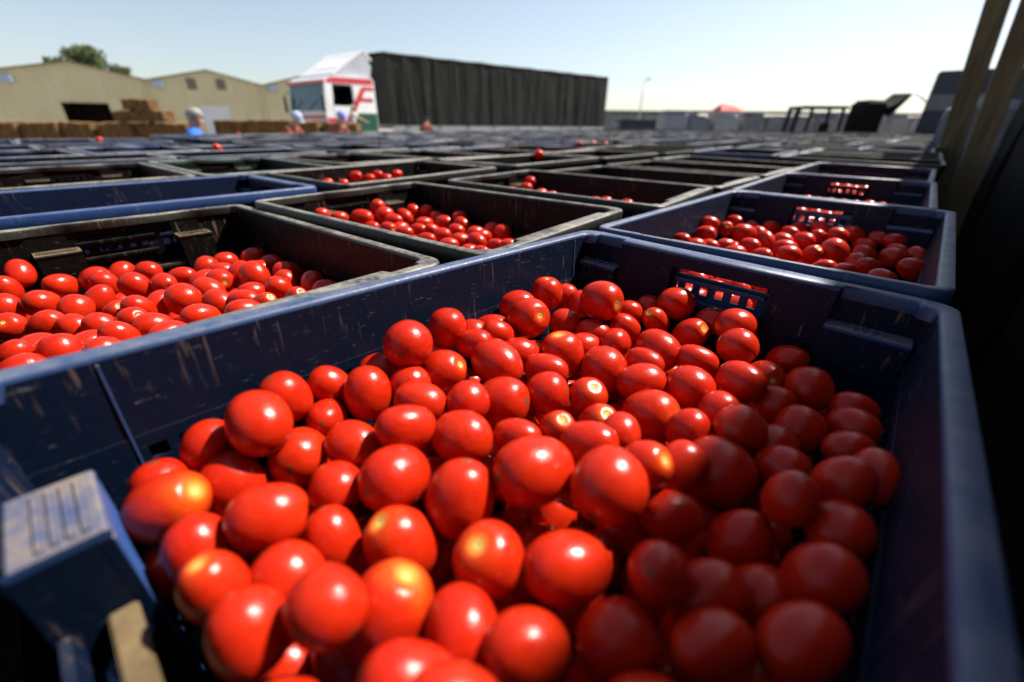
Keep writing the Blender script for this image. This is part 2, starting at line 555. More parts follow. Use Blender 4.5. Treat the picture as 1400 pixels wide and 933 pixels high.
CRATE_MESH['whole'] = whole_mb().mesh('crate_whole', mats=(M['crate'], M['rim']))

BLUES = [(.014, .038, .130), (.012, .030, .095), (.018, .060, .190), (.018, .042, .120), (.022, .045, .100)]
BLACKS = [(.016, .0145, .013), (.020, .018, .015), (.013, .013, .013)]
GREENS = [(.025, .075, .055), (.03, .09, .075)]
GREYS = [(.085, .095, .115), (.06, .075, .10)]
RIM_Z = CAM_Z - .1347

def basis(O, X, Z):
    X = Vector(X).normalized(); Z = Vector(Z).normalized(); Y = Z.cross(X).normalized(); X = Y.cross(Z)
    m = Matrix.Identity(4)
    for i, a in enumerate((X, Y, Z)):
        for k in range(3): m[k][i] = a[k]
    m.translation = Vector((O[0], O[1], O[2] + CAM_Z))
    return m

CRATES = []        # (matrix, colour, fill depth)
def make_crate(mw, color, label, parts=True, group='plastic harvest crates stacked in the yard', grilles=(1, -1), dust=.68):
    col = (*color, dust)
    if not parts:
        t = link('plastic_crate', CRATE_MESH['whole']); t.color = col
    else:
        t = link('plastic_crate', CRATE_MESH['body']); t.color = col
        for key, nm in (('rim', 'rim'), (('ledge', 1, 0), 'stacking_ledge'), (('ledge', 1, 1), 'stacking_ledge'), (('ledge', -1, 0), 'stacking_ledge'),
                        (('ledge', -1, 1), 'stacking_ledge'), *[(('grille', g_), 'handle_grille') for g_ in grilles]):
            c = link(nm, CRATE_MESH[key], t); c.color = col if nm != 'stacking_ledge' else (*color, .68)
    t.matrix_world = mw
    tag(t, label, 'crate', group)
    return t

FIT = {  # crates measured in the photograph: origin (from the lens), long axis, up axis
    'near': ([0.0578, 0.2642, -0.1309], [0.6708, 0.7412, -0.0256], [0.0303, 0.0071, 0.9995]),
    'two': ([0.4725, 0.7208, -0.1355], [0.6854, 0.7281, 0.0002], [-0.0017, 0.0014, 1.0]),
    'black': ([-0.4335, 0.5032, -0.1412], [0.7716, -0.636, 0.007], [-0.0039, 0.0063, 1.0]),
    'mid': ([-0.1315, 0.7884, -0.1327], [0.804, -0.5946, -0.0055], [0.0057, -0.0016, 1.0]),
    'mid2': ([0.1711, 1.1827, -0.138], [0.7977, -0.6031, -0.0074], [0.0061, -0.0042, 1.0]),
    'third': ([-0.3906, 1.4179, -0.1305], [0.5972, 0.8021, 0.0049], [0.0019, -0.0075, 1.0]),
    'blue': ([-0.801, 0.9286, -0.1341], [0.6294, 0.7771, 0.0003], [-0.0015, 0.0008, 1.0])}
FITC = {'near': (.022, .070, .215), 'two': (.028, .075, .220), 'black': (.020, .018, .014), 'mid': (.020, .017, .014), 'mid2': (.018, .016, .013),
        'third': (.018, .016, .014), 'blue': (.021, .074, .260)}
FITL = {'near': 'nearest dark blue crate, wide open and heaped with red tomatoes', 'two': 'blue crate of tomatoes directly behind the nearest blue crate, half in shade',
        'black': 'scuffed black crate of tomatoes left of the nearest blue crate', 'mid': 'black crate with small heap of tomatoes behind the scuffed black crate',
        'mid2': 'black crate showing only a few tomatoes, touching the second blue crate', 'third': 'black crate with five tomatoes peeking over its rim, behind the bright blue crate',
        'blue': 'bright blue empty-looking crate behind the scuffed black crate'}
MW = {}
for k, (O, X, Z) in FIT.items():
    MW[k] = basis(O, X, Z)
    c_ = make_crate(MW[k], FITC[k], FITL[k], grilles=(1,) if k in ('two', 'near') else (1, -1), dust={'near': .22, 'two': .35, 'blue': .2}.get(k, .50))
    if k == 'near': NEAR = c_
    if k == 'black': BLACK = c_
    if k == 'mid':
        MW[k] = MW[k] @ Matrix.Translation((-.012, 0, 0)) @ Matrix.Diagonal((.95, 1, 1, 1)); c_.matrix_world = MW[k]
    CRATES.append((MW[k], {'near': .100, 'two': .098, 'black': .100, 'mid': .098, 'mid2': .080, 'third': .080, 'blue': .15}[k], 3 if k == 'near' else 2))

# dusty rail under the handle opening of the near end
for c_, mt_ in ((NEAR, M['dirt']), (BLACK, M['ledge'])):
    m = MB(); m.cbox(-.2750, -.2640, -.0475, .0775, -.0870, -.0815, .001)
    if c_ is NEAR:
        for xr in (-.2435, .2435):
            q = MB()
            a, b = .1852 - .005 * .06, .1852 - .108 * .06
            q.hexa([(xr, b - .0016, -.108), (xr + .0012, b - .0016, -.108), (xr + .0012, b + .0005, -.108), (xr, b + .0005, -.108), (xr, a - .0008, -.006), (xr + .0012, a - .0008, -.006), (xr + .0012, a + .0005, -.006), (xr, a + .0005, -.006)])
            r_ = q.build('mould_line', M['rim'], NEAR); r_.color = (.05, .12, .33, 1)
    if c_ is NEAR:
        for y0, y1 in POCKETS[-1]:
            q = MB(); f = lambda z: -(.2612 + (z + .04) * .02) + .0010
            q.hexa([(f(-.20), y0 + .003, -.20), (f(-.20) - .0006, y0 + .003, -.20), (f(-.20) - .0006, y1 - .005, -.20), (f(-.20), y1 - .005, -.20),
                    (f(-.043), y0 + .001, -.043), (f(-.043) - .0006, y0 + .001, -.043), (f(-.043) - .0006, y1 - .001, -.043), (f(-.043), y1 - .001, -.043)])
            r_ = q.build('sunlit_column_plate', M['ledge'], NEAR); r_.color = (.035, .11, .36, .9)  # thin added plate, brighter blue puts sunlight into the column front
    st_ = m.build('handle_rail', mt_); st_.parent = c_; st_.color = c_.color

# the rest of the field: pallets of 1200 x 1000, five crates to a layer
AX_PHI = .690
AV = Vector((math.sin(AX_PHI), math.cos(AX_PHI), 0)); BV = Vector((math.cos(AX_PHI), -math.sin(AX_PHI), 0))
def field_pos(a, b):
    return AV * a + BV * b
taken = [(mw.translation.x, mw.translation.y) for mw in MW.values()]
slots = []
cam_inv = cam.matrix_world.inverted()
for i in range(-1, 15):
    for j in range(0, 7):
        if j == 6 and i < 5: continue
        if j == 5 and i < 2: continue
        if i == -1 and j > 2: continue
        ph_j = (.735, .715, .697, .683, .675, .67, .665)[j]; AV = Vector((math.sin(ph_j), math.cos(ph_j), 0)); BV = Vector((math.cos(ph_j), -math.sin(ph_j), 0))
        a0 = -.085 + 1.275 * i + rng.normal(0, .02); b0 = .066 - 1.075 * j + rng.normal(0, .015)
        rot = rng.normal(0, .012); flip = (i, j) not in ((0, 0), (0, 1)) and rng.random() < .35
        dz = rng.normal(0, .006)
        loc5 = [(.31, -.20, 'a'), (.92, -.20, 'a'), (.20, -.71, 'b'), (.61, -.71, 'b'), (1.02, -.71, 'b')]
        blk = rng.random()
        for q, (la, lb, o) in enumerate(loc5):
            if flip: la, lb = 1.23 - la, -1.01 - lb
            p = field_pos(a0 + la + rng.normal(0, .004), b0 + lb + rng.normal(0, .004))
            if any((p.x - x) ** 2 + (p.y - y) ** 2 < .30 ** 2 for x, y in taken): continue
            if (i, j) == (0, 0): continue
            ph = ph_j + rot + rng.normal(0, .008) + (math.pi / 2 if o == 'b' else 0) + (math.pi if rng.random() < .5 else 0)
            z = RIM_Z + dz + rng.normal(0, .003)
            u = rng.random()
            pal = (BLACKS if blk < .25 else BLUES) if u < .75 else (BLACKS if u < .84 else GREENS if u < .90 else GREYS if u < .95 else BLUES)
            if i in (0, 1) and j >= 2: pal = BLUES
            if i in (1, 2) and j == 0: pal = (BLUES if q < 2 else BLACKS)
            colr = pal[rng.integers(len(pal))]
            colr = tuple(c * (1 + rng.normal(0, .12)) for c in colr)
            mwx = Matrix.Translation((p.x, p.y, z)) @ Matrix.Rotation(math.pi / 2 - ph, 4, 'Z') @ Matrix.Rotation(rng.normal(0, .006), 4, 'X') @ Matrix.Rotation(rng.normal(0, .006), 4, 'Y')
            kind = 'blue' if pal is BLUES else 'black' if pal is BLACKS else 'green' if pal is GREENS else 'grey'
            v = cam_inv @ Vector((p.x, p.y, z))
            dist = v.length
            vis = v.z < 0 and abs(v.x / -v.z) < 1.35
            slots.append((not vis, dist, mwx, colr, kind, i, j, q))
left_nb = MW['black'] @ Vector((-.5, 0, 0)); right_nb = MW['two'] @ Vector((.5, 0, 0))
slots.sort(key=lambda s: (s[0], s[1]))
ORD = ['first', 'second', 'third', 'fourth', 'fifth', 'sixth', 'seventh', 'eighth', 'ninth', 'tenth', 'eleventh', 'twelfth', 'thirteenth', 'fourteenth', 'fifteenth', 'sixteenth']
SPOT = ['near right corner', 'far right corner', 'near left corner', 'left edge middle', 'far left corner']
COLN = ['the right-hand column', 'second column from right', 'third column from right', 'fourth column from right', 'fifth column from right', 'sixth column from right', 'far-left column']
rest = MB()
lower = MB()
n_ind = 0
for k, (hid, dist, mwx, colr, kind, i, j, q) in enumerate(slots):
    if n_ind < 290 and not hid:
        n_ind += 1
        nb = min((mwx.translation - left_nb).length, (mwx.translation - right_nb).length) < .25
        make_crate(mwx, colr, f'{kind} crate, {ORD[i + 1]} pallet back in {COLN[j]}, {SPOT[q]}', parts=dist < 3.2, grilles=() if nb else (1, -1))
        CRATES.append((mwx, (.060 if nb else .050 if (i, j) == (1, 0) and q < 2 else float(rng.uniform(.075, .13))) if dist < 3.2 else None, 1))
    else:
        b = [mwx @ v.co for v in CRATE_MESH['whole'].vertices]
        rest.cur = {'blue': 0, 'black': 1, 'green': 2, 'grey': 3}[kind]
        rest.add(b, [tuple(p.vertices) for p in CRATE_MESH['whole'].polygons])
    # the crates underneath, in the same stack
def stack_below(mwx):
    p = mwx.translation; rz = mwx.to_euler().z
    for t in range(1, 5):
        c = Matrix.Translation((p.x, p.y, 0)) @ Matrix.Rotation(rz, 4, 'Z')
        top = p.z - .243 * t - .004
        lo = top - .232
        q = [c @ Vector((sx * hx, sy * hy, z)) for z, hx, hy in ((lo, .270, .180), (top - .022, .288, .192)) for sx, sy in ((-1, -1), (1, -1), (1, 1), (-1, 1))]
        lower.hexa(q)
        q = [c @ Vector((sx * hx, sy * hy, z)) for z, hx, hy in ((top - .021, .3, .2), (top, .3, .2)) for sx, sy in ((-1, -1), (1, -1), (1, 1), (-1, 1))]
        lower.hexa(q)
for s in slots: stack_below(s[2])
for mwx in MW.values(): stack_below(mwx)
def fixed_plastic(name, col):
    mt = M['crate'].copy(); mt.name = name
    for nd in mt.node_tree.nodes:
        if nd.type == 'OBJECT_INFO':
            al = mt.node_tree.nodes.new('ShaderNodeValue'); al.outputs[0].default_value = .7
            for l in [l for l in mt.node_tree.links if l.from_socket == nd.outputs['Alpha']]:
                mt.node_tree.links.new(al.outputs[0], l.to_socket)
            rgb = mt.node_tree.nodes.new('ShaderNodeRGB'); rgb.outputs[0].default_value = (*col, 1)
            for l in [l for l in mt.node_tree.links if l.from_socket == nd.outputs['Color']]:
                mt.node_tree.links.new(rgb.outputs[0], l.to_socket)
    return mt
FP = [fixed_plastic('crate_plastic_' + n, c) for n, c in (('blue', BLUES[0]), ('black', BLACKS[0]), ('green', GREENS[0]), ('grey', GREYS[0]))]
if rest.v:
    tag(rest.build('plastic_crates', FP), 'far rows of plastic crates at the back of the yard', kind='stuff')
tag(lower.build('stacked_crates', FP[0]), 'blue crates in the layers stacked underneath the open top crates', kind='stuff')

# ------------------------------------------------------------------ tomatoes
def tomato_mesh(seed):
    r = random.Random(seed)
    m = MB()
    nu, nv = 32, 20
    lob = r.choice((3, 4, 5)); ph = r.uniform(0, 6.28); la = r.uniform(.004, .022); egg = r.uniform(-.14, .22); ex = r.uniform(.80, .98)
    bx, by = r.uniform(-.06, .06), r.uniform(-.06, .06); sq = r.uniform(-.05, .05); tw = r.uniform(0, 6.28)
    loops = []
    for k in range(1, nv):
        t = math.pi * k / nv
        z0 = -math.cos(t); rr = math.sin(t) ** ex
        rr *= 1 + egg * z0 * .5
        z = z0
        z -= .13 * math.exp(-(rr / .26) ** 2) if z0 > 0 else 0
        z -= .02 * math.exp(-(rr / .1) ** 2) if z0 < 0 else 0
        loops.append([((rr * (1 + la * math.cos(lob * a + ph) * (.3 + .7 * (z0 > 0) * z0))) * math.cos(a) + bx * (1 - z0 * z0), (rr * (1 + la * math.cos(lob * a + ph))) * math.sin(a) + by * (1 - z0 * z0), z)
                      for a in (2 * math.pi * i / nu for i in range(nu))])
    n = len(loops)
    m.loft(loops)
    b = len(m.v)
    m.v += [(0, 0, -1.02), (0, 0, .868)]
    for i in range(nu):
        j = (i + 1) % nu
        m.f.append((b, j, i)); m.m.append(0)
        m.f.append((b + 1, (n - 1) * nu + i, (n - 1) * nu + j)); m.m.append(0)
    return m.mesh('tomato', True, (M['tomato'],))
TOM = [tomato_mesh(s) for s in range(14)]
def scar_mesh():
    m = MB()
    n = 10
    loops = []
    for rr, z in ((.0, .872), (.045, .885), (.075, .906), (.12, .900), (.17, .893), (.18, .86)):
        loops.append([((rr * (1.0 + (.22 if i % 2 else -.12) * (rr > .1))) * math.cos(2 * math.pi * i / n), (rr * (1.0 + (.22 if i % 2 else -.12) * (rr > .1))) * math.sin(2 * math.pi * i / n), z) for i in range(n)])
    m.loft(loops)
    return m.mesh('stem_scar', True, (M['scar'],))
SCAR = scar_mesh()
TOMATOES = {
'near': [
(0.0419,0.4842,-0.1858,-0.00,0.02,1.00,0.0198,0.0216,'s',0),
(0.0064,0.4445,-0.1871,0.99,0.12,-0.05,0.0202,0.0220,'n',0),
(0.0177,0.4060,-0.1843,0.50,-0.72,0.48,0.0218,0.0236,'s',0),
(0.0636,0.4524,-0.2105,-0.79,0.57,-0.22,0.0175,0.0182,'n',0),
(-0.0636,0.3709,-0.1800,-0.07,-0.12,-0.99,0.0186,0.0204,'n',0),
(-0.0891,0.3165,-0.1696,0.02,0.99,-0.11,0.0208,0.0224,'b',0),
(-0.0409,0.3911,-0.1965,0.14,0.55,0.83,0.0166,0.0170,'n',0),
(-0.0360,0.3572,-0.1900,-0.93,0.32,-0.18,0.0149,0.0183,'n',0),
(-0.0219,0.4168,-0.2011,-0.98,0.17,-0.10,0.0162,0.0210,'n',0),
(-0.0135,0.3820,-0.1899,0.85,0.25,-0.46,0.0133,0.0183,'n',0),
(-0.0131,0.3297,-0.1948,-0.71,0.69,0.14,0.0208,0.0264,'n',0),
(-0.0615,0.3230,-0.2022,0.77,-0.23,0.60,0.0213,0.0230,'s',0),
(0.0098,0.3699,-0.2083,0.90,0.12,-0.43,0.0165,0.0223,'n',0),
(0.0301,0.4396,-0.2434,-0.93,0.31,-0.19,0.0155,0.0189,'n',0),
(0.0510,0.3727,-0.2089,-0.18,0.06,0.98,0.0223,0.0241,'s',1),
(0.0329,0.3390,-0.2061,-0.95,0.29,0.11,0.0153,0.0211,'n',0),
(0.0306,0.3035,-0.2084,-0.79,0.43,-0.44,0.0191,0.0198,'n',0),
(-0.0068,0.2912,-0.2087,-0.87,0.42,-0.27,0.0216,0.0224,'n',0),
(-0.0418,0.3607,-0.2407,-0.75,0.48,0.45,0.0172,0.0176,'n',0),
(-0.0355,0.2711,-0.1970,-0.48,0.39,-0.79,0.0174,0.0188,'b',0),
(-0.0710,0.2657,-0.1927,-0.96,0.17,0.24,0.0162,0.0210,'n',0),
(-0.1146,0.2746,-0.1912,0.09,-0.42,-0.90,0.0181,0.0221,'n',0),
(-0.1140,0.3148,-0.1982,-0.99,-0.06,0.13,0.0194,0.0219,'n',0),
(-0.0770,0.3559,-0.2065,-0.27,0.65,0.71,0.0171,0.0174,'n',0),
(-0.0858,0.2946,-0.1960,-0.90,0.22,0.38,0.0169,0.0174,'n',0),
(0.0691,0.5178,-0.2014,0.99,-0.06,-0.09,0.0173,0.0183,'n',0),
(0.1031,0.4524,-0.1810,0.66,-0.74,0.12,0.0232,0.0250,'s',0),
(0.0856,0.4906,-0.2015,-0.02,0.65,0.76,0.0155,0.0177,'n',0),
(0.1472,0.4807,-0.2086,0.97,0.06,-0.23,0.0156,0.0163,'n',0),
(0.1985,0.4718,-0.1914,0.95,0.20,-0.25,0.0203,0.0219,'b',0),
(0.1722,0.4551,-0.2075,-0.65,-0.24,0.72,0.0148,0.0192,'s',1),
(0.1341,0.4465,-0.2126,0.83,-0.00,-0.56,0.0154,0.0194,'n',0),
(0.0933,0.4302,-0.2132,-0.81,0.57,0.09,0.0162,0.0219,'n',0),
(0.1127,0.4013,-0.2097,0.46,0.81,-0.37,0.0167,0.0216,'b',0),
(0.2043,0.4305,-0.2124,0.43,-0.63,0.64,0.0174,0.0220,'s',1),
(0.1569,0.3937,-0.2131,-0.54,0.82,0.21,0.0209,0.0247,'n',0),
(0.2460,0.4147,-0.1942,0.92,0.26,-0.28,0.0198,0.0229,'b',0),
(0.2330,0.4459,-0.2033,-0.75,0.63,-0.18,0.0161,0.0176,'n',0),
(0.2326,0.3803,-0.2023,-0.77,0.53,-0.36,0.0189,0.0200,'n',0),
(0.1346,0.3647,-0.2118,-0.76,0.63,0.14,0.0140,0.0193,'n',0),
(0.1903,0.3722,-0.2137,0.88,-0.41,-0.23,0.0157,0.0215,'n',0),
(0.0791,0.3971,-0.2137,0.95,0.28,-0.13,0.0162,0.0190,'n',0),
(0.0907,0.3564,-0.2168,-0.09,-0.35,-0.93,0.0228,0.0241,'n',0),
(0.1223,0.3311,-0.2154,1.00,0.04,0.04,0.0178,0.0236,'n',0),
(0.1638,0.3203,-0.2126,-0.60,0.80,0.10,0.0207,0.0215,'n',0),
(0.2105,0.3232,-0.2066,-0.47,0.87,-0.18,0.0187,0.0218,'n',0),
(0.2484,0.3468,-0.2197,-0.18,-0.87,0.46,0.0180,0.0196,'s',0),
(0.0672,0.3049,-0.2141,0.21,-0.39,0.90,0.0172,0.0186,'s',1),
(0.1199,0.2907,-0.2220,0.72,-0.62,0.32,0.0225,0.0251,'s',1),
(0.2888,0.3795,-0.2168,-0.65,0.63,-0.43,0.0161,0.0201,'n',0),
(0.2716,0.3200,-0.2126,0.13,0.74,0.66,0.0195,0.0210,'n',0),
(0.2374,0.3086,-0.2244,0.49,0.46,0.74,0.0174,0.0194,'n',0),
(0.1734,0.2503,-0.2039,0.77,0.53,-0.35,0.0185,0.0200,'b',0),
(0.2335,0.2692,-0.2187,0.52,0.51,0.69,0.0183,0.0205,'n',0),
(0.2953,0.2933,-0.2164,0.90,-0.41,-0.14,0.0152,0.0188,'n',0),
(0.2737,0.2655,-0.2128,-0.35,0.88,-0.32,0.0163,0.0190,'n',0),
(0.2478,0.2354,-0.2105,1.00,0.04,-0.07,0.0152,0.0181,'b',0),
(0.1951,0.1790,-0.1843,-0.28,0.16,-0.95,0.0148,0.0182,'n',0),
(0.1893,0.2188,-0.2126,-0.44,0.68,-0.59,0.0159,0.0192,'n',0),
(0.1573,0.1684,-0.1856,-0.34,-0.11,-0.93,0.0137,0.0165,'n',0),
(0.1483,0.2227,-0.2185,-0.41,0.90,0.11,0.0235,0.0245,'n',0),
(0.1139,0.2103,-0.2057,0.59,0.53,0.61,0.0151,0.0208,'n',0),
(0.1403,0.2598,-0.2134,-0.21,-0.03,-0.98,0.0165,0.0187,'n',0),
(0.1807,0.1555,-0.1960,0.71,0.59,0.39,0.0155,0.0174,'n',0),
(0.1364,0.1655,-0.2179,-0.62,-0.17,-0.76,0.0165,0.0205,'n',0),
(0.1503,0.1257,-0.1936,-0.53,-0.03,-0.85,0.0155,0.0194,'n',0),
(0.0878,0.0999,-0.1988,0.96,0.29,-0.03,0.0135,0.0187,'n',0),
(0.1245,0.0986,-0.1940,0.92,0.34,0.18,0.0142,0.0197,'n',0),
(0.0992,0.1800,-0.2135,0.99,-0.13,-0.05,0.0152,0.0193,'n',0),
(0.0727,0.1278,-0.1911,0.50,0.49,-0.71,0.0143,0.0188,'b',0),
(0.0305,0.1402,-0.2072,0.92,0.30,-0.27,0.0183,0.0245,'n',0),
(0.0082,0.0999,-0.2029,0.85,0.27,-0.45,0.0157,0.0201,'n',0),
(0.0506,0.1078,-0.2126,-0.78,0.16,-0.60,0.0167,0.0197,'n',0),
(0.0528,0.0760,-0.2030,-0.87,0.05,-0.49,0.0139,0.0192,'n',0),
(0.0571,0.1790,-0.1879,0.51,0.84,0.19,0.0222,0.0227,'n',0),
(0.0152,0.1968,-0.1941,0.83,0.50,-0.22,0.0217,0.0270,'n',0),
(0.0547,0.2277,-0.1987,-0.89,0.39,-0.22,0.0161,0.0210,'n',0),
(0.0351,0.2530,-0.2105,0.15,-0.37,0.92,0.0151,0.0211,'s',1),
(0.0714,0.2718,-0.2190,0.21,-0.40,0.89,0.0162,0.0213,'s',2),
(0.0863,0.2000,-0.1932,0.51,-0.46,0.73,0.0160,0.0176,'s',1),
(0.0046,0.2427,-0.2063,-0.93,0.37,-0.03,0.0138,0.0191,'n',0),
(0.0299,0.2028,-0.2417,0.32,0.89,0.33,0.0164,0.0176,'n',0),
(0.0810,0.2446,-0.2047,0.30,0.80,0.52,0.0151,0.0174,'n',0),
(-0.0737,0.2316,-0.1894,0.72,0.56,-0.41,0.0164,0.0217,'b',0),
(-0.0357,0.2351,-0.2023,-0.95,0.28,0.13,0.0200,0.0229,'n',0),
(-0.0734,0.1964,-0.2021,0.52,0.81,-0.29,0.0205,0.0231,'b',0),
(-0.0301,0.1840,-0.2057,-0.13,-0.46,-0.88,0.0211,0.0238,'b',0),
(-0.1106,0.2271,-0.2052,-0.89,0.32,0.33,0.0172,0.0218,'n',0),
(-0.1114,0.1935,-0.2080,-0.74,0.64,0.22,0.0169,0.0174,'n',0),
(-0.1470,0.2825,-0.1892,0.68,0.21,-0.70,0.0149,0.0175,'n',0),
(-0.1416,0.2557,-0.2016,-0.26,0.88,-0.41,0.0146,0.0189,'b',0),
(-0.0558,0.2312,-0.2393,-0.99,0.16,0.06,0.0164,0.0190,'n',0),
(-0.1039,0.1634,-0.2171,0.28,-0.32,-0.90,0.0162,0.0197,'n',0),
(-0.0627,0.1606,-0.2166,-0.45,-0.10,0.89,0.0194,0.0242,'s',1),
(-0.0112,0.1432,-0.2068,-0.28,-0.20,0.94,0.0189,0.0205,'s',1),
(-0.0787,0.1071,-0.1859,-0.81,0.56,0.17,0.0159,0.0174,'n',0),
(-0.0587,0.1198,-0.2137,0.40,0.27,0.88,0.0209,0.0250,'s',2),
(-0.0391,0.0836,-0.1987,0.78,0.09,-0.62,0.0155,0.0213,'n',0),
(-0.0183,0.0697,-0.1796,0.91,0.09,-0.40,0.0130,0.0180,'n',0),
(-0.0222,0.1103,-0.2103,-0.30,0.94,0.15,0.0170,0.0200,'n',0),
(-0.1120,0.1316,-0.2082,0.59,-0.27,-0.76,0.0182,0.0200,'n',0),
(-0.1122,0.1006,-0.1957,0.43,-0.39,-0.81,0.0157,0.0186,'n',0),
(-0.1365,0.1185,-0.1920,-0.15,-0.02,0.99,0.0137,0.0181,'s',1),
(-0.1352,0.1612,-0.1958,0.91,0.34,-0.24,0.0182,0.0210,'s',0),
(-0.1780,0.1955,-0.2091,0.29,-0.08,-0.95,0.0181,0.0220,'n',0),
(-0.1938,0.1652,-0.1938,0.85,0.11,0.51,0.0189,0.0224,'s',2),
(-0.2178,0.1880,-0.2050,0.06,-0.16,-0.99,0.0157,0.0189,'n',0),
(-0.1654,0.1463,-0.2055,0.44,-0.23,-0.87,0.0164,0.0205,'n',0),
(-0.2041,0.2161,-0.1954,-0.19,-0.55,-0.81,0.0151,0.0185,'n',0),
(-0.1656,0.2172,-0.1752,-0.64,0.65,0.40,0.0192,0.0228,'n',0),
(-0.1671,0.2555,-0.1820,0.30,0.18,-0.94,0.0172,0.0200,'n',0),
(-0.1475,0.2225,-0.2079,-0.15,0.95,-0.29,0.0194,0.0219,'b',0),
(-0.0864,0.0785,-0.2033,-0.99,0.10,0.01,0.0102,0.0141,'n',0),
(0.1748,0.2853,-0.2127,0.68,0.33,0.65,0.0159,0.0171,'n',0),
(0.1751,0.4948,-0.2091,-0.65,0.74,0.19,0.0175,0.0180,'n',0),
(0.2033,0.2504,-0.2237,0.74,0.58,0.36,0.0180,0.0218,'n',0),
(0.2224,0.1884,-0.1885,0.39,0.73,0.55,0.0133,0.0183,'n',0),
(-0.0026,0.1452,-0.2403,0.89,0.20,-0.40,0.0161,0.0179,'n',0),
(-0.0512,0.1796,-0.2473,-0.55,0.72,0.43,0.0181,0.0201,'n',0),
(-0.1137,0.1127,-0.2525,0.73,-0.23,-0.65,0.0157,0.0216,'n',0),
(-0.0806,0.1141,-0.2443,0.69,-0.14,-0.71,0.0161,0.0210,'n',0),
(-0.1955,0.1538,-0.2345,0.20,-0.02,-0.98,0.0157,0.0216,'n',0),
(-0.0906,0.1775,-0.2427,0.46,-0.12,-0.88,0.0157,0.0188,'n',0),
(0.1305,0.1312,-0.2244,-0.44,0.01,-0.90,0.0176,0.0234,'n',0),
(0.0988,0.1279,-0.2096,-0.82,-0.08,-0.57,0.0158,0.0208,'n',0),
(0.1082,0.0870,-0.2211,0.94,0.26,0.23,0.0155,0.0214,'n',0),
(-0.0215,0.2392,-0.2404,-0.26,0.90,0.36,0.0164,0.0172,'n',0),
(0.0779,0.1914,-0.2431,1.00,-0.02,0.00,0.0176,0.0199,'n',0),
],
'black': [
(-0.7048,0.5700,-0.1964,-0.41,0.55,0.73,0.0159,0.0220,'n',0),
(-0.6984,0.5399,-0.2097,-0.09,0.09,-0.99,0.0156,0.0200,'n',0),
(-0.6549,0.5699,-0.2145,0.02,0.92,-0.39,0.0180,0.0201,'b',0),
(-0.6131,0.5024,-0.2137,-0.09,0.86,-0.51,0.0181,0.0203,'b',0),
(-0.6445,0.4861,-0.2142,-0.07,-0.23,-0.97,0.0184,0.0194,'n',0),
(-0.5771,0.4313,-0.2133,0.40,-0.65,0.65,0.0164,0.0177,'s',0),
(-0.6297,0.5988,-0.2144,-0.81,-0.38,-0.44,0.0181,0.0205,'n',0),
(-0.5966,0.5772,-0.2143,0.24,0.18,-0.96,0.0160,0.0187,'n',0),
(-0.5508,0.5157,-0.2141,-0.34,-0.42,-0.84,0.0160,0.0221,'n',0),
(-0.6144,0.6291,-0.2149,-0.05,0.85,0.52,0.0163,0.0196,'n',0),
(-0.5801,0.6370,-0.2146,-0.98,-0.11,0.18,0.0163,0.0178,'n',0),
(-0.5447,0.5701,-0.2144,0.36,0.36,-0.86,0.0184,0.0222,'n',0),
(-0.5488,0.4807,-0.2131,-0.15,0.76,0.64,0.0173,0.0201,'n',0),
(-0.5396,0.4335,-0.2133,-0.64,-0.32,-0.69,0.0156,0.0208,'n',0),
(-0.5074,0.4345,-0.2167,-0.60,0.03,0.80,0.0158,0.0192,'n',0),
(-0.4653,0.4777,-0.2104,0.13,0.45,-0.88,0.0160,0.0204,'n',0),
(-0.4451,0.4444,-0.2091,0.80,-0.28,0.54,0.0156,0.0169,'s',0),
(-0.4742,0.4329,-0.2161,0.34,0.19,-0.92,0.0163,0.0209,'n',0),
(-0.4263,0.4031,-0.2100,0.15,0.52,-0.84,0.0156,0.0209,'n',0),
(-0.4586,0.3990,-0.2173,0.26,0.96,0.07,0.0161,0.0194,'n',0),
(-0.5009,0.3843,-0.2173,0.17,0.98,0.05,0.0184,0.0199,'n',0),
(-0.4905,0.3544,-0.2081,-0.56,-0.33,-0.76,0.0136,0.0188,'n',0),
(-0.4617,0.3354,-0.2116,-0.79,-0.53,-0.31,0.0169,0.0174,'n',0),
(-0.5121,0.5807,-0.2137,0.77,-0.62,-0.15,0.0159,0.0176,'s',0),
(-0.4702,0.5133,-0.2173,0.05,0.89,0.45,0.0153,0.0211,'n',0),
(-0.4965,0.4814,-0.2162,0.64,-0.37,0.67,0.0155,0.0181,'s',0),
(-0.4169,0.3727,-0.2123,0.28,0.81,-0.52,0.0158,0.0183,'n',0),
(-0.4348,0.5128,-0.2096,-0.66,0.38,0.65,0.0210,0.0215,'n',0),
(-0.5119,0.6167,-0.2142,0.96,0.27,0.06,0.0142,0.0199,'s',0),
(-0.5035,0.6606,-0.2145,0.13,0.70,0.70,0.0169,0.0201,'n',0),
(-0.4934,0.6970,-0.2147,0.50,0.80,-0.33,0.0160,0.0192,'n',0),
(-0.4595,0.6383,-0.2142,0.61,0.69,-0.39,0.0156,0.0203,'n',0),
(-0.4356,0.5914,-0.2128,0.76,-0.64,0.12,0.0186,0.0200,'s',0),
(-0.3919,0.6068,-0.2096,-0.38,0.34,0.86,0.0208,0.0244,'n',0),
(-0.4247,0.6262,-0.2105,0.29,0.63,0.72,0.0175,0.0197,'n',0),
(-0.4308,0.5551,-0.2135,-0.80,-0.01,0.60,0.0175,0.0211,'n',0),
(-0.3897,0.5135,-0.2152,-0.78,0.20,0.59,0.0175,0.0203,'n',0),
(-0.3793,0.4628,-0.2127,0.38,0.86,-0.33,0.0159,0.0213,'n',2),
(-0.3570,0.5158,-0.2120,-1.00,-0.04,0.07,0.0147,0.0202,'n',2),
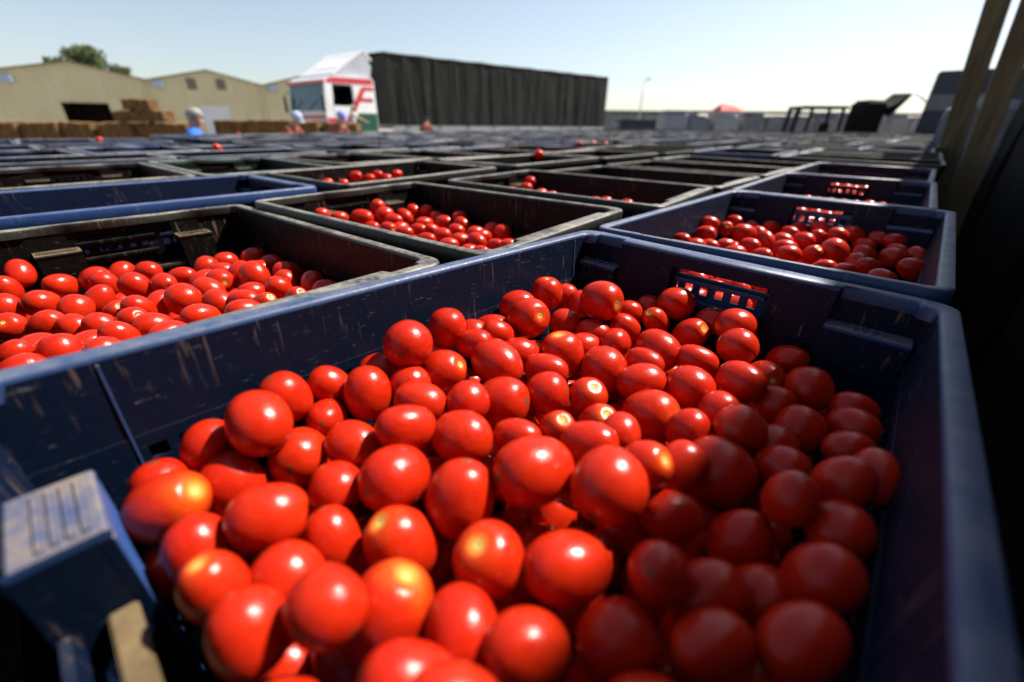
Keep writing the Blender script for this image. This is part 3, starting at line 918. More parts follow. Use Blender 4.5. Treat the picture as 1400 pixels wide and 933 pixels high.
(-0.3267,0.5091,-0.2139,0.73,-0.22,0.65,0.0143,0.0194,'s',1),
(-0.3375,0.5674,-0.2132,-0.59,-0.44,0.67,0.0158,0.0183,'s',0),
(-0.3335,0.4773,-0.2106,0.59,0.76,-0.27,0.0161,0.0220,'n',0),
(-0.3821,0.4155,-0.2125,0.26,0.93,-0.26,0.0157,0.0206,'n',0),
(-0.2946,0.5278,-0.2128,0.70,-0.31,0.64,0.0138,0.0193,'s',0),
(-0.4683,0.6018,-0.2149,0.49,0.80,0.34,0.0152,0.0209,'n',0),
(-0.4618,0.7262,-0.2147,0.67,0.73,0.10,0.0171,0.0201,'n',0),
(-0.4138,0.6918,-0.2187,-0.97,-0.12,-0.21,0.0169,0.0205,'n',0),
(-0.3593,0.6412,-0.2138,0.70,0.62,-0.35,0.0166,0.0222,'n',0),
(-0.3431,0.6006,-0.2135,-0.61,0.40,0.68,0.0157,0.0173,'n',0),
(-0.2976,0.5876,-0.2132,-0.01,0.70,0.71,0.0162,0.0199,'n',0),
(-0.2660,0.5631,-0.2129,-1.00,0.03,-0.07,0.0145,0.0200,'n',0),
(-0.3640,0.5469,-0.2132,0.63,0.76,-0.15,0.0149,0.0183,'n',0),
(-0.4153,0.4340,-0.2130,0.65,0.71,-0.27,0.0167,0.0195,'n',0),
(-0.4550,0.3673,-0.2087,-0.38,0.41,0.83,0.0178,0.0184,'n',0),
(-0.4151,0.6580,-0.2173,0.68,0.74,-0.00,0.0166,0.0199,'n',0),
],
'mid': [
(-0.3899,0.8733,-0.1678,0.63,0.76,-0.16,0.0138,0.0164,'n',0),
(-0.3668,0.9019,-0.1797,0.75,0.65,-0.15,0.0135,0.0175,'n',0),
(-0.3315,0.9339,-0.1856,-0.97,0.26,0.04,0.0187,0.0258,'n',0),
(-0.3097,0.9814,-0.1717,-0.76,0.03,-0.65,0.0167,0.0186,'n',0),
(-0.2884,0.9577,-0.1850,0.87,0.48,0.13,0.0187,0.0224,'n',0),
(-0.2631,0.9332,-0.1910,-0.99,0.07,-0.10,0.0154,0.0212,'n',0),
(-0.2620,1.0264,-0.2011,-0.72,0.35,0.59,0.0176,0.0238,'n',0),
(-0.2467,1.0575,-0.1929,-0.87,0.28,0.40,0.0179,0.0185,'n',0),
(-0.2620,0.8832,-0.1984,0.76,-0.64,0.13,0.0158,0.0217,'s',0),
(-0.2281,0.8804,-0.2040,-0.98,-0.09,0.15,0.0135,0.0186,'n',0),
(-0.3067,0.9124,-0.2024,-1.00,-0.00,-0.07,0.0134,0.0185,'n',0),
(-0.2036,0.9685,-0.2040,0.81,0.58,-0.06,0.0161,0.0222,'n',0),
(-0.2049,0.9093,-0.2041,-0.98,0.20,0.06,0.0139,0.0191,'n',0),
(-0.1701,0.8909,-0.2043,0.58,0.48,-0.66,0.0153,0.0208,'n',0),
(-0.1714,0.8229,-0.2044,-0.99,0.14,-0.08,0.0139,0.0192,'n',0),
(-0.1819,1.0195,-0.2040,-0.75,0.17,0.64,0.0175,0.0217,'n',0),
(-0.1602,0.9799,-0.2042,-0.95,0.24,-0.21,0.0178,0.0206,'n',0),
(-0.1150,0.9542,-0.2033,-0.78,0.23,0.58,0.0180,0.0208,'n',0),
(-0.1218,0.9016,-0.2046,-0.97,0.12,0.21,0.0153,0.0186,'n',0),
(-0.1022,0.8242,-0.2066,0.79,0.56,-0.24,0.0165,0.0228,'n',0),
(-0.0706,0.8107,-0.2033,-0.75,0.56,0.36,0.0170,0.0204,'n',0),
(-0.1213,0.7849,-0.2048,0.93,0.37,-0.06,0.0139,0.0192,'n',0),
(-0.0780,0.8839,-0.2048,0.87,0.48,-0.08,0.0151,0.0208,'n',0),
(-0.0344,0.7962,-0.2072,-0.89,0.44,-0.13,0.0132,0.0182,'n',0),
(-0.0228,0.8942,-0.2050,0.97,0.25,0.04,0.0182,0.0188,'n',0),
(-0.0458,0.9190,-0.2051,-0.88,0.39,-0.25,0.0175,0.0182,'n',0),
(-0.1455,0.8615,-0.2045,-0.99,-0.01,-0.12,0.0158,0.0185,'n',0),
(-0.0789,0.7470,-0.2079,0.80,0.59,-0.14,0.0147,0.0203,'n',0),
(-0.0089,0.7790,-0.2035,0.92,0.38,-0.09,0.0139,0.0192,'n',0),
(-0.1229,0.9838,-0.1903,0.85,0.53,-0.06,0.0135,0.0187,'n',0),
(-0.2131,1.0518,-0.1897,-0.95,0.29,-0.14,0.0136,0.0187,'n',0),
(-0.0584,0.7226,-0.2024,-0.94,0.33,-0.11,0.0132,0.0182,'n',0),
(-0.2427,0.9099,-0.2022,0.74,0.67,-0.08,0.0144,0.0199,'n',0),
(-0.0620,0.8521,-0.2050,0.83,0.55,-0.10,0.0149,0.0203,'n',0),
],
'two': [
(0.3230,0.7997,-0.1933,-0.56,0.83,0.00,0.0132,0.0182,'n',0),
(0.3986,0.8731,-0.1985,-0.70,0.70,-0.11,0.0161,0.0223,'n',0),
(0.4201,0.9064,-0.1835,0.94,-0.28,-0.22,0.0138,0.0190,'n',0),
(0.4859,0.9676,-0.2078,-0.21,-0.80,0.56,0.0159,0.0184,'s',1),
(0.5233,1.0089,-0.1994,-0.65,0.76,0.10,0.0145,0.0200,'n',0),
(0.5019,0.9160,-0.2057,0.98,-0.11,-0.15,0.0198,0.0265,'n',0),
(0.5508,0.9767,-0.2077,-0.40,0.79,0.47,0.0150,0.0191,'n',0),
(0.5395,0.9217,-0.2097,-0.59,0.61,0.53,0.0168,0.0211,'n',0),
(0.3851,0.8158,-0.2099,-0.72,0.68,-0.11,0.0143,0.0197,'n',0),
(0.4171,0.8145,-0.2079,1.00,-0.06,-0.06,0.0143,0.0197,'n',0),
(0.4657,0.8172,-0.2076,-0.59,0.81,0.06,0.0150,0.0206,'n',0),
(0.5214,0.8625,-0.2067,-0.20,0.83,0.51,0.0154,0.0212,'n',0),
(0.5553,0.8601,-0.2085,-0.57,0.81,0.08,0.0170,0.0210,'n',0),
(0.5977,0.9099,-0.2026,-0.69,0.70,0.18,0.0140,0.0194,'n',0),
(0.5990,0.8631,-0.2075,-0.49,0.87,0.02,0.0173,0.0225,'n',0),
(0.6248,0.9254,-0.1986,0.69,-0.36,-0.63,0.0157,0.0183,'n',0),
(0.6518,0.8997,-0.1910,-0.56,0.73,0.39,0.0149,0.0205,'n',0),
(0.6373,0.8736,-0.2036,0.83,-0.10,-0.55,0.0145,0.0200,'n',0),
(0.4514,0.7462,-0.2075,-0.48,0.86,-0.15,0.0138,0.0190,'n',0),
(0.5267,0.8007,-0.2075,0.94,-0.34,-0.04,0.0156,0.0215,'n',0),
(0.5075,0.7560,-0.2075,0.98,-0.18,-0.10,0.0155,0.0214,'n',0),
(0.5472,0.7547,-0.2074,0.09,-0.59,0.80,0.0156,0.0207,'s',1),
(0.5876,0.7548,-0.2008,0.73,-0.11,-0.67,0.0228,0.0247,'n',0),
(0.6932,0.8588,-0.1934,0.82,-0.47,-0.34,0.0162,0.0223,'n',0),
(0.6967,0.8242,-0.2069,-0.33,0.94,0.09,0.0147,0.0202,'n',0),
(0.6494,0.7605,-0.2072,-0.56,0.79,0.26,0.0149,0.0203,'n',0),
(0.6012,0.7119,-0.2094,-0.06,0.88,0.46,0.0183,0.0190,'n',0),
(0.5947,0.6802,-0.2050,0.90,-0.34,-0.27,0.0137,0.0189,'n',0),
(0.7335,0.8036,-0.1926,0.93,-0.31,-0.17,0.0145,0.0200,'n',0),
(0.6864,0.7428,-0.2071,-0.26,0.96,0.13,0.0175,0.0213,'n',0),
(0.7217,0.7760,-0.2047,-0.32,0.93,0.20,0.0145,0.0199,'n',0),
(0.7222,0.7348,-0.2021,-0.01,0.83,0.56,0.0142,0.0196,'n',0),
(0.6390,0.6466,-0.1998,0.86,-0.28,-0.42,0.0169,0.0233,'n',0),
(0.5392,0.6543,-0.2068,0.98,-0.18,-0.09,0.0145,0.0194,'n',0),
(0.5221,0.6779,-0.2079,0.93,-0.36,-0.03,0.0133,0.0176,'n',0),
(0.5861,0.9620,-0.2005,0.98,-0.12,-0.15,0.0142,0.0196,'n',0),
(0.3557,0.8057,-0.2056,0.99,-0.12,-0.03,0.0135,0.0186,'n',0),
(0.4121,0.7643,-0.2076,0.97,-0.26,-0.01,0.0141,0.0194,'n',0),
(0.6597,0.8546,-0.1942,0.85,-0.50,-0.18,0.0155,0.0195,'n',0),
(0.7250,0.8335,-0.1954,-0.49,0.85,0.17,0.0147,0.0181,'n',0),
(0.5715,0.6210,-0.2072,-0.40,0.91,-0.10,0.0159,0.0199,'n',0),
],
'third': [
(-0.5954,1.4144,-0.1728,0.75,0.66,0.03,0.0137,0.0188,'n',0),
(-0.5327,1.4981,-0.1605,-0.99,-0.05,-0.11,0.0159,0.0219,'n',0),
(-0.5006,1.5399,-0.1720,-0.98,-0.20,-0.06,0.0144,0.0199,'n',0),
(-0.4806,1.5716,-0.1628,-0.99,0.06,-0.13,0.0143,0.0197,'n',0),
(-0.4277,1.6370,-0.1663,0.73,0.68,-0.02,0.0149,0.0206,'n',0),
(-0.5615,1.4596,-0.1791,0.77,0.64,0.02,0.0131,0.0181,'n',0),
(-0.4561,1.5976,-0.1774,0.83,0.55,0.01,0.0147,0.0203,'n',0),
],
'mid2': [
(-0.0074,1.3677,-0.1847,-0.96,0.29,-0.05,0.0134,0.0184,'n',0),
(0.0395,1.4265,-0.1826,-0.99,0.14,-0.02,0.0156,0.0215,'n',0),
(0.0520,1.4529,-0.1655,-0.92,0.39,-0.03,0.0157,0.0196,'n',0),
(0.0886,1.3691,-0.1917,0.91,0.41,-0.06,0.0148,0.0204,'n',0),
(0.1182,1.3394,-0.1920,0.97,0.23,-0.04,0.0129,0.0178,'n',0),
(0.2312,1.2272,-0.1932,0.99,0.11,-0.04,0.0147,0.0203,'n',0),
(0.2625,1.2395,-0.1933,1.00,0.02,-0.04,0.0134,0.0184,'n',0),
(0.3148,1.2049,-0.1938,-0.88,0.47,-0.03,0.0137,0.0189,'n',0),
],
}
TD = {}
def axis_matrix(c, ax, r, h):
    z = Vector(ax).normalized(); x = z.orthogonal().normalized()
    x = Matrix.Rotation(random.uniform(0, 6.28), 3, z) @ x
    y = z.cross(x)
    m = Matrix.Identity(4)
    for i, (a, s) in enumerate(((x, r), (y, r), (z, h))):
        for k in range(3): m[k][i] = a[k] * s
    m.translation = Vector(c)
    return m
CR_TXT = {'near': 'nearest crate', 'black': 'left black crate', 'mid': 'middle black crate', 'two': 'second blue crate', 'third': 'farther black crate', 'mid2': 'nearly-empty black crate'}
made = []
bpy.context.view_layer.update()
for ck, rows in TOMATOES.items():
    inv = MW[ck].inverted()
    ranks = sorted(r[6] for r in rows)
    for (x, y, z, ax, ay, az, rad, half, kind, warm) in rows:
        p = Vector((x, y, z + CAM_Z))
        o = link('plum_tomato', random.choice(TOM))
        o.matrix_world = axis_matrix(p, (ax, ay, az), rad, half)
        sh = {0: random.uniform(0, .12), 1: .45, 2: 1.0}[warm]
        o.color = (sh, .85 if warm else random.uniform(.1, .5), 0, 1)
        facing = Vector((ax, ay, az)).dot((Vector((0, 0, CAM_Z)) - p).normalized())
        if facing > -.1 and ck in ('near', 'black', 'mid', 'two'):
            s_ = link('stem_scar', SCAR, o)
        q = inv @ p
        made.append((o, ck, q, rad * half, kind, warm, facing, p))
def px(p):
    v = cam_inv @ p
    return v.x / -v.z, v.y / -v.z
def zone(ck, q, p):
    if ck == 'near':
        s = 'shaded' if q.y < -.075 else 'sunlit'
        if q.x > .17: return s + ' far end'
        if q.y > .10: return s + ' left wall'
        if q.y < -.12: return s + ' right wall'
        if q.x < -.12: return s + ' ledge end'
        if q.x < -.03: return s + ' front'
        return s + (' right centre' if q.y < -.02 else ' centre')
    if ck == 'black': return 'by handle grille' if q.x < -.12 else 'under far wall' if q.y > .09 else 'behind blue rim' if q.y < -.07 else 'mid heap'
    if ck == 'mid': return 'by handle wall' if q.x < -.1 else 'at right end' if q.x > .1 else 'mid heap'
    if ck == 'two': return 'shaded right side' if q.y < -.06 else 'sunny left side' if q.y > .06 else 'sunny middle'
    return 'peeking over its rim'
groups = {}
for rec in made:
    o, ck, q, rr, kind, warm, facing, p = rec
    end = ' with pale stem scar' if kind == 's' else ' with dark blossom dot' if kind == 'b' else ''
    tone = 'orange-shouldered' if warm == 2 else 'orange-tinged' if warm == 1 else 'red'
    size = 'large ' if rr ** .5 > .0205 else 'small ' if rr ** .5 < .0168 else ''
    groups.setdefault(f'{size}{tone} tomato{end} in {CR_TXT[ck]}, {zone(ck, q, p)}', []).append(rec)
for lab, rs in groups.items():
    rs.sort(key=lambda r: px(r[7])[0])
    n = len(rs)
    for k, r_ in enumerate(rs):
        l2 = lab
        if n > 1:
            l2 += ', leftmost' if k == 0 else ', rightmost' if k == n - 1 else f', {ORD[k]} from left'
        tag(r_[0], l2, 'tomato', 'plum tomatoes heaped in the crates')

FAR_DOTS = [(.123, 2.246, 'lone red tomato above a dark crate behind the middle row'), (.488, 3.45, 'red tomato on a far crate, left of three in a row'), (.613, 3.60, 'red tomato on a far crate, middle of three in a row'),
            (.69, 3.50, 'red tomato on a far crate, right of three in a row'), (-1.576, 2.43, 'lone red tomato on a blue crate in front of the grey-haired person'), (-2.974, 3.30, 'lone red tomato on the far left crates below straw bales'), (-3.014, 5.06, 'small red tomato on the far crates left of the truck')]
for x, y, lab in FAR_DOTS:
    o = link('plum_tomato', random.choice(TOM)); o.matrix_world = axis_matrix((x, y, RIM_Z + .004), (random.uniform(-1, 1), random.uniform(-1, 1), .3), .021, .026)
    o.color = (.1, .3, 0, 1); tag(o, lab, 'tomato', 'plum tomatoes heaped in the crates')

# tomatoes lying deeper in the crates
fill = MB()
base = tomato_mesh(3)
def low_tomato():
    m = MB(); loops = []
    for k in range(1, 8):
        t = math.pi * k / 8
        loops.append([(math.sin(t) * math.cos(2 * math.pi * i / 12), math.sin(t) * math.sin(2 * math.pi * i / 12), -math.cos(t) * 1.2) for i in range(12)])
    m.loft(loops, True, True, True)
    return np.array(m.v), m.f
LV, LF = low_tomato()
placed = [r[7] for r in made]
import mathutils
kd = mathutils.kdtree.KDTree(len(placed))
for k, p in enumerate(placed): kd.insert(p, k)
kd.balance()
rads = [(r[3]) ** .5 for r in made]
for mwx, depth, layers in CRATES:
    if depth is None: continue
    for L_ in range(layers):
        z = -depth - .018 - L_ * .030
        st = .0365
        for iy in range(-5, 6):
            for ix in range(-8, 9):
                x = (ix + .5 * (iy % 2) + .5 * (L_ % 2)) * st; y = iy * st * .9 + (L_ % 2) * .012
                if abs(x) > .232 or abs(y) > .152: continue
                x += random.uniform(-.006, .006); y += random.uniform(-.006, .006)
                p = mwx @ Vector((x, y, z + random.uniform(-.008, .006)))
                rr = random.uniform(.0165, .0195)
                if any((p - placed[k]).length < (rr + rads[k]) * .88 for _, k, d in kd.find_n(p, 4)): continue
                rot = Matrix.Rotation(random.uniform(0, 6.28), 3, 'Z') @ Matrix.Rotation(random.uniform(.6, 2.4), 3, 'X')
                a = np.array(rot)
                fill.add((LV * rr) @ a.T + np.array(p), LF)
o = fill.build('tomatoes', M['tomato_fill'], smooth=True)
tag(o, 'red plum tomatoes lying deeper in the crates under the visible heaps', kind='stuff')

# ------------------------------------------------------------------ open shed on the right, whose roof shades the right edge of the crates
PHI = .7356
A2 = Vector((math.sin(PHI), math.cos(PHI), 0)); B2 = Vector((math.cos(PHI), -math.sin(PHI), 0))
RZ_A = math.pi / 2 - PHI                                    # local X along the crate row, local Y to the left of it
def row_empty(name, t, b):
    p = A2 * t + B2 * b
    return empty(name, (p.x, p.y, 0), RZ_A)
shed = row_empty('open_shed', 0, 0)
tag(shed, 'dark open-sided timber shed on the right with two leaning posts', 'shed')
ROOF_Z = RIM_Z + 1.90
m = MB()
for k in range(44):                                          # sheets of the roof, each lapping the last
    x0 = -7.0 + k * .42  # roof run on unseen behind the camera to block more sky
    if x0 > 9.6: break
    e = random.uniform(-.010, .010)
    m.hexa([(x0, -4.2, ROOF_Z + .55), (x0 + .43, -4.2, ROOF_Z + .556), (x0 + .43, -.460 + e, ROOF_Z + .006), (x0, -.460 + e, ROOF_Z),
            (x0, -4.2, ROOF_Z + .57), (x0 + .43, -4.2, ROOF_Z + .576), (x0 + .43, -.460 + e, ROOF_Z + .026), (x0, -.460 + e, ROOF_Z + .02)])
m.build('roof', M['roof_sheet'], shed)
for x, y, w, lean in ((3.99, -.317, .112, .074), (5.5, -.254, .150, .100)):
    m = MB(); h = ROOF_Z - .50; d = lean * h
    m.hexa([(x, y - w / 2, 0), (x + w, y - w / 2, 0), (x + w, y + w / 2, 0), (x, y + w / 2, 0), (x, y - w / 2 + d, h), (x + w, y - w / 2 + d, h), (x + w, y + w / 2 + d, h), (x, y + w / 2 + d, h)])
    m.build('post', M['wood'], shed)
    m = MB()
    m.hexa([(x + .01, -.52, ROOF_Z - .14), (x + .07, -.52, ROOF_Z - .14), (x + .07, y + d - .01, h - .16), (x + .01, y + d - .01, h - .16),
            (x + .01, -.52, ROOF_Z - .04), (x + .07, -.52, ROOF_Z - .04), (x + .07, y + d - .01, h - .03), (x + .01, y + d - .01, h - .03)])
    m.build('strut', M['wood'], shed)
for x in (-6.8, -4.9, -2.9, -.9, 1.2, 3.1, 5.1, 7.2, 9.2):
    m = MB()
    m.hexa([(x, -4.1, ROOF_Z + .40), (x + .09, -4.1, ROOF_Z + .40), (x + .09, -.50, ROOF_Z - .135), (x, -.50, ROOF_Z - .135),
            (x, -4.1, ROOF_Z + .53), (x + .09, -4.1, ROOF_Z + .53), (x + .09, -.50, ROOF_Z - .015), (x, -.50, ROOF_Z - .015)])
    m.build('rafter', M['wood'], shed)
m = MB(); m.box(-7.0, 9.6, -.62, -.54, ROOF_Z - .29, ROOF_Z - .14); m.build('eave_beam', M['wood'], shed)
for x in (-6.9, -4.0, -1.2, 1.7, 4.4, 7.0, 9.4):
    m = MB(); m.box(x, x + .15, -4.15, -4.0, 0, ROOF_Z + .40); m.build('post', M['wood'], shed)
m = MB()
for k in range(46):
    x0 = -7.0 + k * .36  # unseen back wall, added and lengthened to shut out skylight
    m.box(x0, x0 + .35, -4.24 - .01 * (k % 2), -4.215, 0, ROOF_Z + .36)
m.build('board_wall', M['wood'], shed)

# dark sheeted stacks added to fill the dark space under that roof
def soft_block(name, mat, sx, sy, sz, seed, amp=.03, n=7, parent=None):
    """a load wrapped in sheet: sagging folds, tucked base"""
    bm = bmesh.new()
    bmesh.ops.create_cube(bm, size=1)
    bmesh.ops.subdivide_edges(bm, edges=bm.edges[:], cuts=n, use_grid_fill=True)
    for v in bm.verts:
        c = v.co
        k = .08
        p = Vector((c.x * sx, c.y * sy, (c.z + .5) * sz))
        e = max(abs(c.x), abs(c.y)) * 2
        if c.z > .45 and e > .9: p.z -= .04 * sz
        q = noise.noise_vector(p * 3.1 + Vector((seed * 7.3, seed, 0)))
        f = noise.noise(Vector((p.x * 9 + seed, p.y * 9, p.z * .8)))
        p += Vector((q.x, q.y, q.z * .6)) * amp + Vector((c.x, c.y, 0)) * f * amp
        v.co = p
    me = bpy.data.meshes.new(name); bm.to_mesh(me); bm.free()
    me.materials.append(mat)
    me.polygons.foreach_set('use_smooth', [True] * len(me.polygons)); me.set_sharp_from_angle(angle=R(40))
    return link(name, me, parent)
for t, b, l, w, h, s, lab in ((2.2, 1.05, 1.2, 1.1, 1.65, 1, 'added dark sheeted load filling the shed shade nearest the camera'),
                              (3.9, 1.0, 1.4, 1.1, 1.8, 2, 'added dark sheeted load filling shed shade behind the nearer leaning post'),
                              (5.7, 1.05, 1.5, 1.2, 2.0, 3, 'tall dark sheeted load added to fill the far end of the shed'),
                              (8.0, 1.35, 2.2, 1.6, 2.2, 4, 'large dark sheeted load added to fill the dark beyond the farther leaning post'),
                              (.6, 1.2, 1.5, 1.1, 1.5, 5, 'low dark sheeted load added to fill the dark right of the nearest crate')):
    o = soft_block('added_dark_load', M['dark_sheet'], l, w, h, s)
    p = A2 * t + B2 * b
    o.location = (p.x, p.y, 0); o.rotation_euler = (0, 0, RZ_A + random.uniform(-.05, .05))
    tag(o, lab, 'covered load', 'dark sheeted loads added to fill the shade under the shed roof')
o = soft_block('wrapped_load', M['grey_wrap'], 1.1, 1.0, 1.72, 9, .05, 9)
p = A2 * 7.0 + B2 * .50; o.location = (p.x, p.y, 0); o.rotation_euler = (0, 0, RZ_A)
tag(o, 'grey sheet-wrapped load standing at the right end of crate rows', 'wrapped load')

# ------------------------------------------------------------------ dark box truck body behind the posts
tb = empty('box_body', (11.95, 14.0, 0), R(-42)); tag(tb, 'tall navy box body with grey band behind the wooden posts', 'truck body')
m = MB(); m.cbox(0, 2.4, 0, 4.5, 1.0, 2.92, .04); m.build('box', M['navy'], tb)
m = MB(); m.box(.02, 2.38, -.012, .01, 1.95, 2.33); m.build('band', M['stripe_grey'], tb)
m = MB(); m.cbox(.1, 2.3, .1, 4.4, .62, .995, .03); m.build('chassis', M['dark_metal'], tb)
for x in (.1, 2.02):
    for y in (1.0, 3.4):
        m = MB(); m.lathe([(.2, 0), (.44, .01), (.48, .05), (.48, .23), (.44, .27), (.2, .28)], 20, 'x', (x, y, .48)); m.build('wheel', M['rubber'], tb, sharp=40)

# ------------------------------------------------------------------ articulated truck
tk = empty('truck', (-6.15, 15.5, 0), R(51.3)); tag(tk, 'white red and green cab-over truck with raised roof deflector', 'truck')
W = 2.40; L = 1.95
m = MB()
def yb(x0, x1, y0, y1, z0, z1): m.box(x0, x1, y0, y1, z0, z1)
front = [(.05, .55), (.0, 1.2), (.0, 1.70)]
m.prism([(.05, .55), (.0, 1.0), (.0, 1.80), (.10, 1.80), (.10, .55)], 'y', .0, W)                       # lower front
for y0, y1 in ((0, .09), (W - .09, W)):                                                                  # front pillars
    m.hexa([(.0, y0, 1.802), (.10, y0, 1.802), (.10, y1, 1.802), (.0, y1, 1.802), (.10, y0, 2.58), (.22, y0, 2.58), (.22, y1, 2.58), (.10, y1, 2.58)])
m.prism([(.10, 2.582), (.14, 2.70), (.32, 2.80), (1.2, 2.86), (L - .06, 2.84), (L, 2.74), (L, 2.582)], 'y', .0, W)   # roof
m.box(L - .06, L, .05, W - .05, .6, 2.58)                                                                # back
for y0, y1 in ((0, .05), (W - .05, W)):
    m.box(.102, L, y0, y1, .55, 1.96)                                                                    # door and lower side
    m.hexa([(.102, y0, 1.962), (.30, y0, 1.962), (.30, y1, 1.962), (.102, y1, 1.962), (.222, y0, 2.58), (.36, y0, 2.58), (.36, y1, 2.58), (.222, y1, 2.58)])
    m.box(1.08, L, y0, y1, 1.962, 2.58)
m.box(.102, L - .06, .052, W - .052, .55, .62)
m.build('cab', M['white'], tk)
m = MB(); m.hexa([(.03, .10, 1.81), (.05, .10, 1.81), (.05, W - .10, 1.81), (.03, W - .10, 1.81), (.125, .10, 2.575), (.145, .10, 2.575), (.145, W - .10, 2.575), (.125, W - .10, 2.575)])
ws = m.build('windscreen', M['glass'], tk)
for yy in (.35, 1.35):
    m = MB(); m.tube([(.022, yy + .75, 1.83), (.055, yy + .2, 2.10)], .010, 6); m.build('wiper', M['black'], ws)
m = MB(); m.box(.3, 1.06, W - .04, W - .02, 1.97, 2.575); m.build('side_window', M['glass'], tk)
m = MB(); m.box(.5, 1.7, .5, W - .3, .65, 1.35); m.box(1.1, 1.75, .5, W - .3, 1.35, 2.2); m.build('seat', M['interior'], tk)
m = MB(); m.box(L - .065, L - .062, .06, W - .06, .63, 2.575); m.box(.11, 1.8, W - .055, W - .052, .63, 1.715); m.build('lining', M['interior'], tk)
# stripes on the near side and the front
def strip(name, mat, poly, d=.005):
    q = MB(); q.prism(poly, 'y', -d, -.001); return q.build(name, mat, tk)
strip('roof_stripe', M['red'], [(.18, 2.60), (.18, 2.70), (.38, 2.77), (1.9, 2.80), (1.9, 2.62)])
strip('red_stripe', M['red'], [(.02, 1.45), (.02, 1.60), (.74, 1.60), (1.34, 2.42), (1.46, 2.56), (1.9, 2.56), (1.9, 2.44), (1.56, 2.44), (1.42, 2.22), (1.84, 2.22), (1.84, 2.10), (1.32, 2.10), (.86, 1.45)])
strip('green_panel', M['green'], [(.20, .60), (.20, 1.34), (.92, 1.34), (1.18, 1.76), (1.93, 1.76), (1.93, .60)])
m = MB(); m.box(-.006, -.001, .05, W - .05, 1.56, 1.68); m.build('front_stripe', M['red'], tk)
m = MB(); m.box(.04, .098, .0, W, 2.586, 2.68); m.build('sun_visor', M['red'], tk)
gr = None
m = MB(); m.box(-.012, -.002, .05, W - .05, .80, 1.50); gr = m.build('grille', M['black'], tk)
for k in range(7):
    m = MB(); m.box(-.030, -.0125, .2, W - .2, .84 + k * .092, .87 + k * .092); m.build('slat', M['dark_metal'], gr)
for y in (.12, W - .47):
    m = MB(); m.cbox(-.10, -.045, y, y + .35, .52, .72, .015); m.build('headlight', M['lamp_glass'], tk)
m = MB(); m.cbox(-.09, .35, -.02, W + .02, .38, .548, .03); m.build('bumper', M['dark_metal'], tk)
for y in (-.13, W + .02):
    m = MB(); m.cbox(-.12, -.05, y, y + .11, 1.75, 2.25, .02); m.tube([(-.08, y + .05, 2.26), (.1, max(.02, min(W - .02, y + .05)), 2.44)], .012, 6); m.build('mirror', M['black'], tk)
# roof deflector: a wedge with a slanting face
m = MB()
m.hexa([(.50, .08, 2.867), (.56, .08, 2.867), (.56, W - .08, 2.867), (.50, W - .08, 2.867), (1.70, .08, 3.62), (1.75, .08, 3.60), (1.75, W - .08, 3.60), (1.70, W - .08, 3.62)])
m.hexa([(1.752, .08, 3.60), (2.03, .08, 3.36), (2.03, W - .08, 3.36), (1.752, W - .08, 3.60), (1.77, .08, 3.63), (2.06, .08, 3.38), (2.06, W - .08, 3.38), (1.77, W - .08, 3.63)])
df = m.build('roof_deflector', M['white'], tk)
for y in (.10, W - .13):
    m = MB(); m.prism([(.58, 2.868), (1.70, 3.575), (2.0, 3.19), (1.92, 2.868)], 'y', y, y + .03); m.build('side_fairing', M['fairing'], df)
m = MB()
for x0, x1, z0, z1 in ((.285, .295, 1.0, 1.95), (1.10, 1.11, .70, 2.56), (.30, 1.10, .99, 1.0)): m.box(x0, x1, -.0075, -.0055, z0, z1)
dr = m.build('door_seam', M['black'], tk)
m = MB(); m.cbox(.92, 1.06, -.035, -.008, 1.80, 1.85, .008); m.build('door_handle', M['black'], tk)
m = MB(); m.cbox(.55, 1.0, -.06, -.008, .62, .70, .01); m.build('step', M['dark_metal'], tk)
m = MB()
m.hexa([(.90, .5, 3.130), (.91, .5, 3.125), (.91, W - .5, 3.125), (.90, W - .5, 3.130), (1.30, .5, 3.376), (1.31, .5, 3.371), (1.31, W - .5, 3.371), (1.30, W - .5, 3.376)])
m.build('faded_panel', M['tent_white'], df)
for y in (.02, W - .32):
    for x in (.75,):
        m = MB(); m.lathe([(.15, 0), (.44, .01), (.50, .05), (.50, .25), (.44, .29), (.15, .30)], 22, 'y', (x + .15, y, .5)); wh = m.build('wheel', M['rubber'], tk, sharp=40)
        m = MB(); m.lathe([(.05, -.004), (.22, -.012), (.27, .02), (.27, .27), (.05, .31)], 18, 'y', (x + .15, y, .5)); m.build('rim', M['grey_metal'], wh, sharp=40)
m = MB(); m.box(.4, 4.2, .75, 1.65, .62, .90); m.build('chassis', M['dark_metal'], tk)
for y in (.02, W - .62):
    m = MB(); m.lathe([(.15, 0), (.44, .01), (.50, .05), (.50, .55), (.44, .59), (.15, .60)], 22, 'y', (3.4, y, .5)); m.build('wheel', M['rubber'], tk, sharp=40)

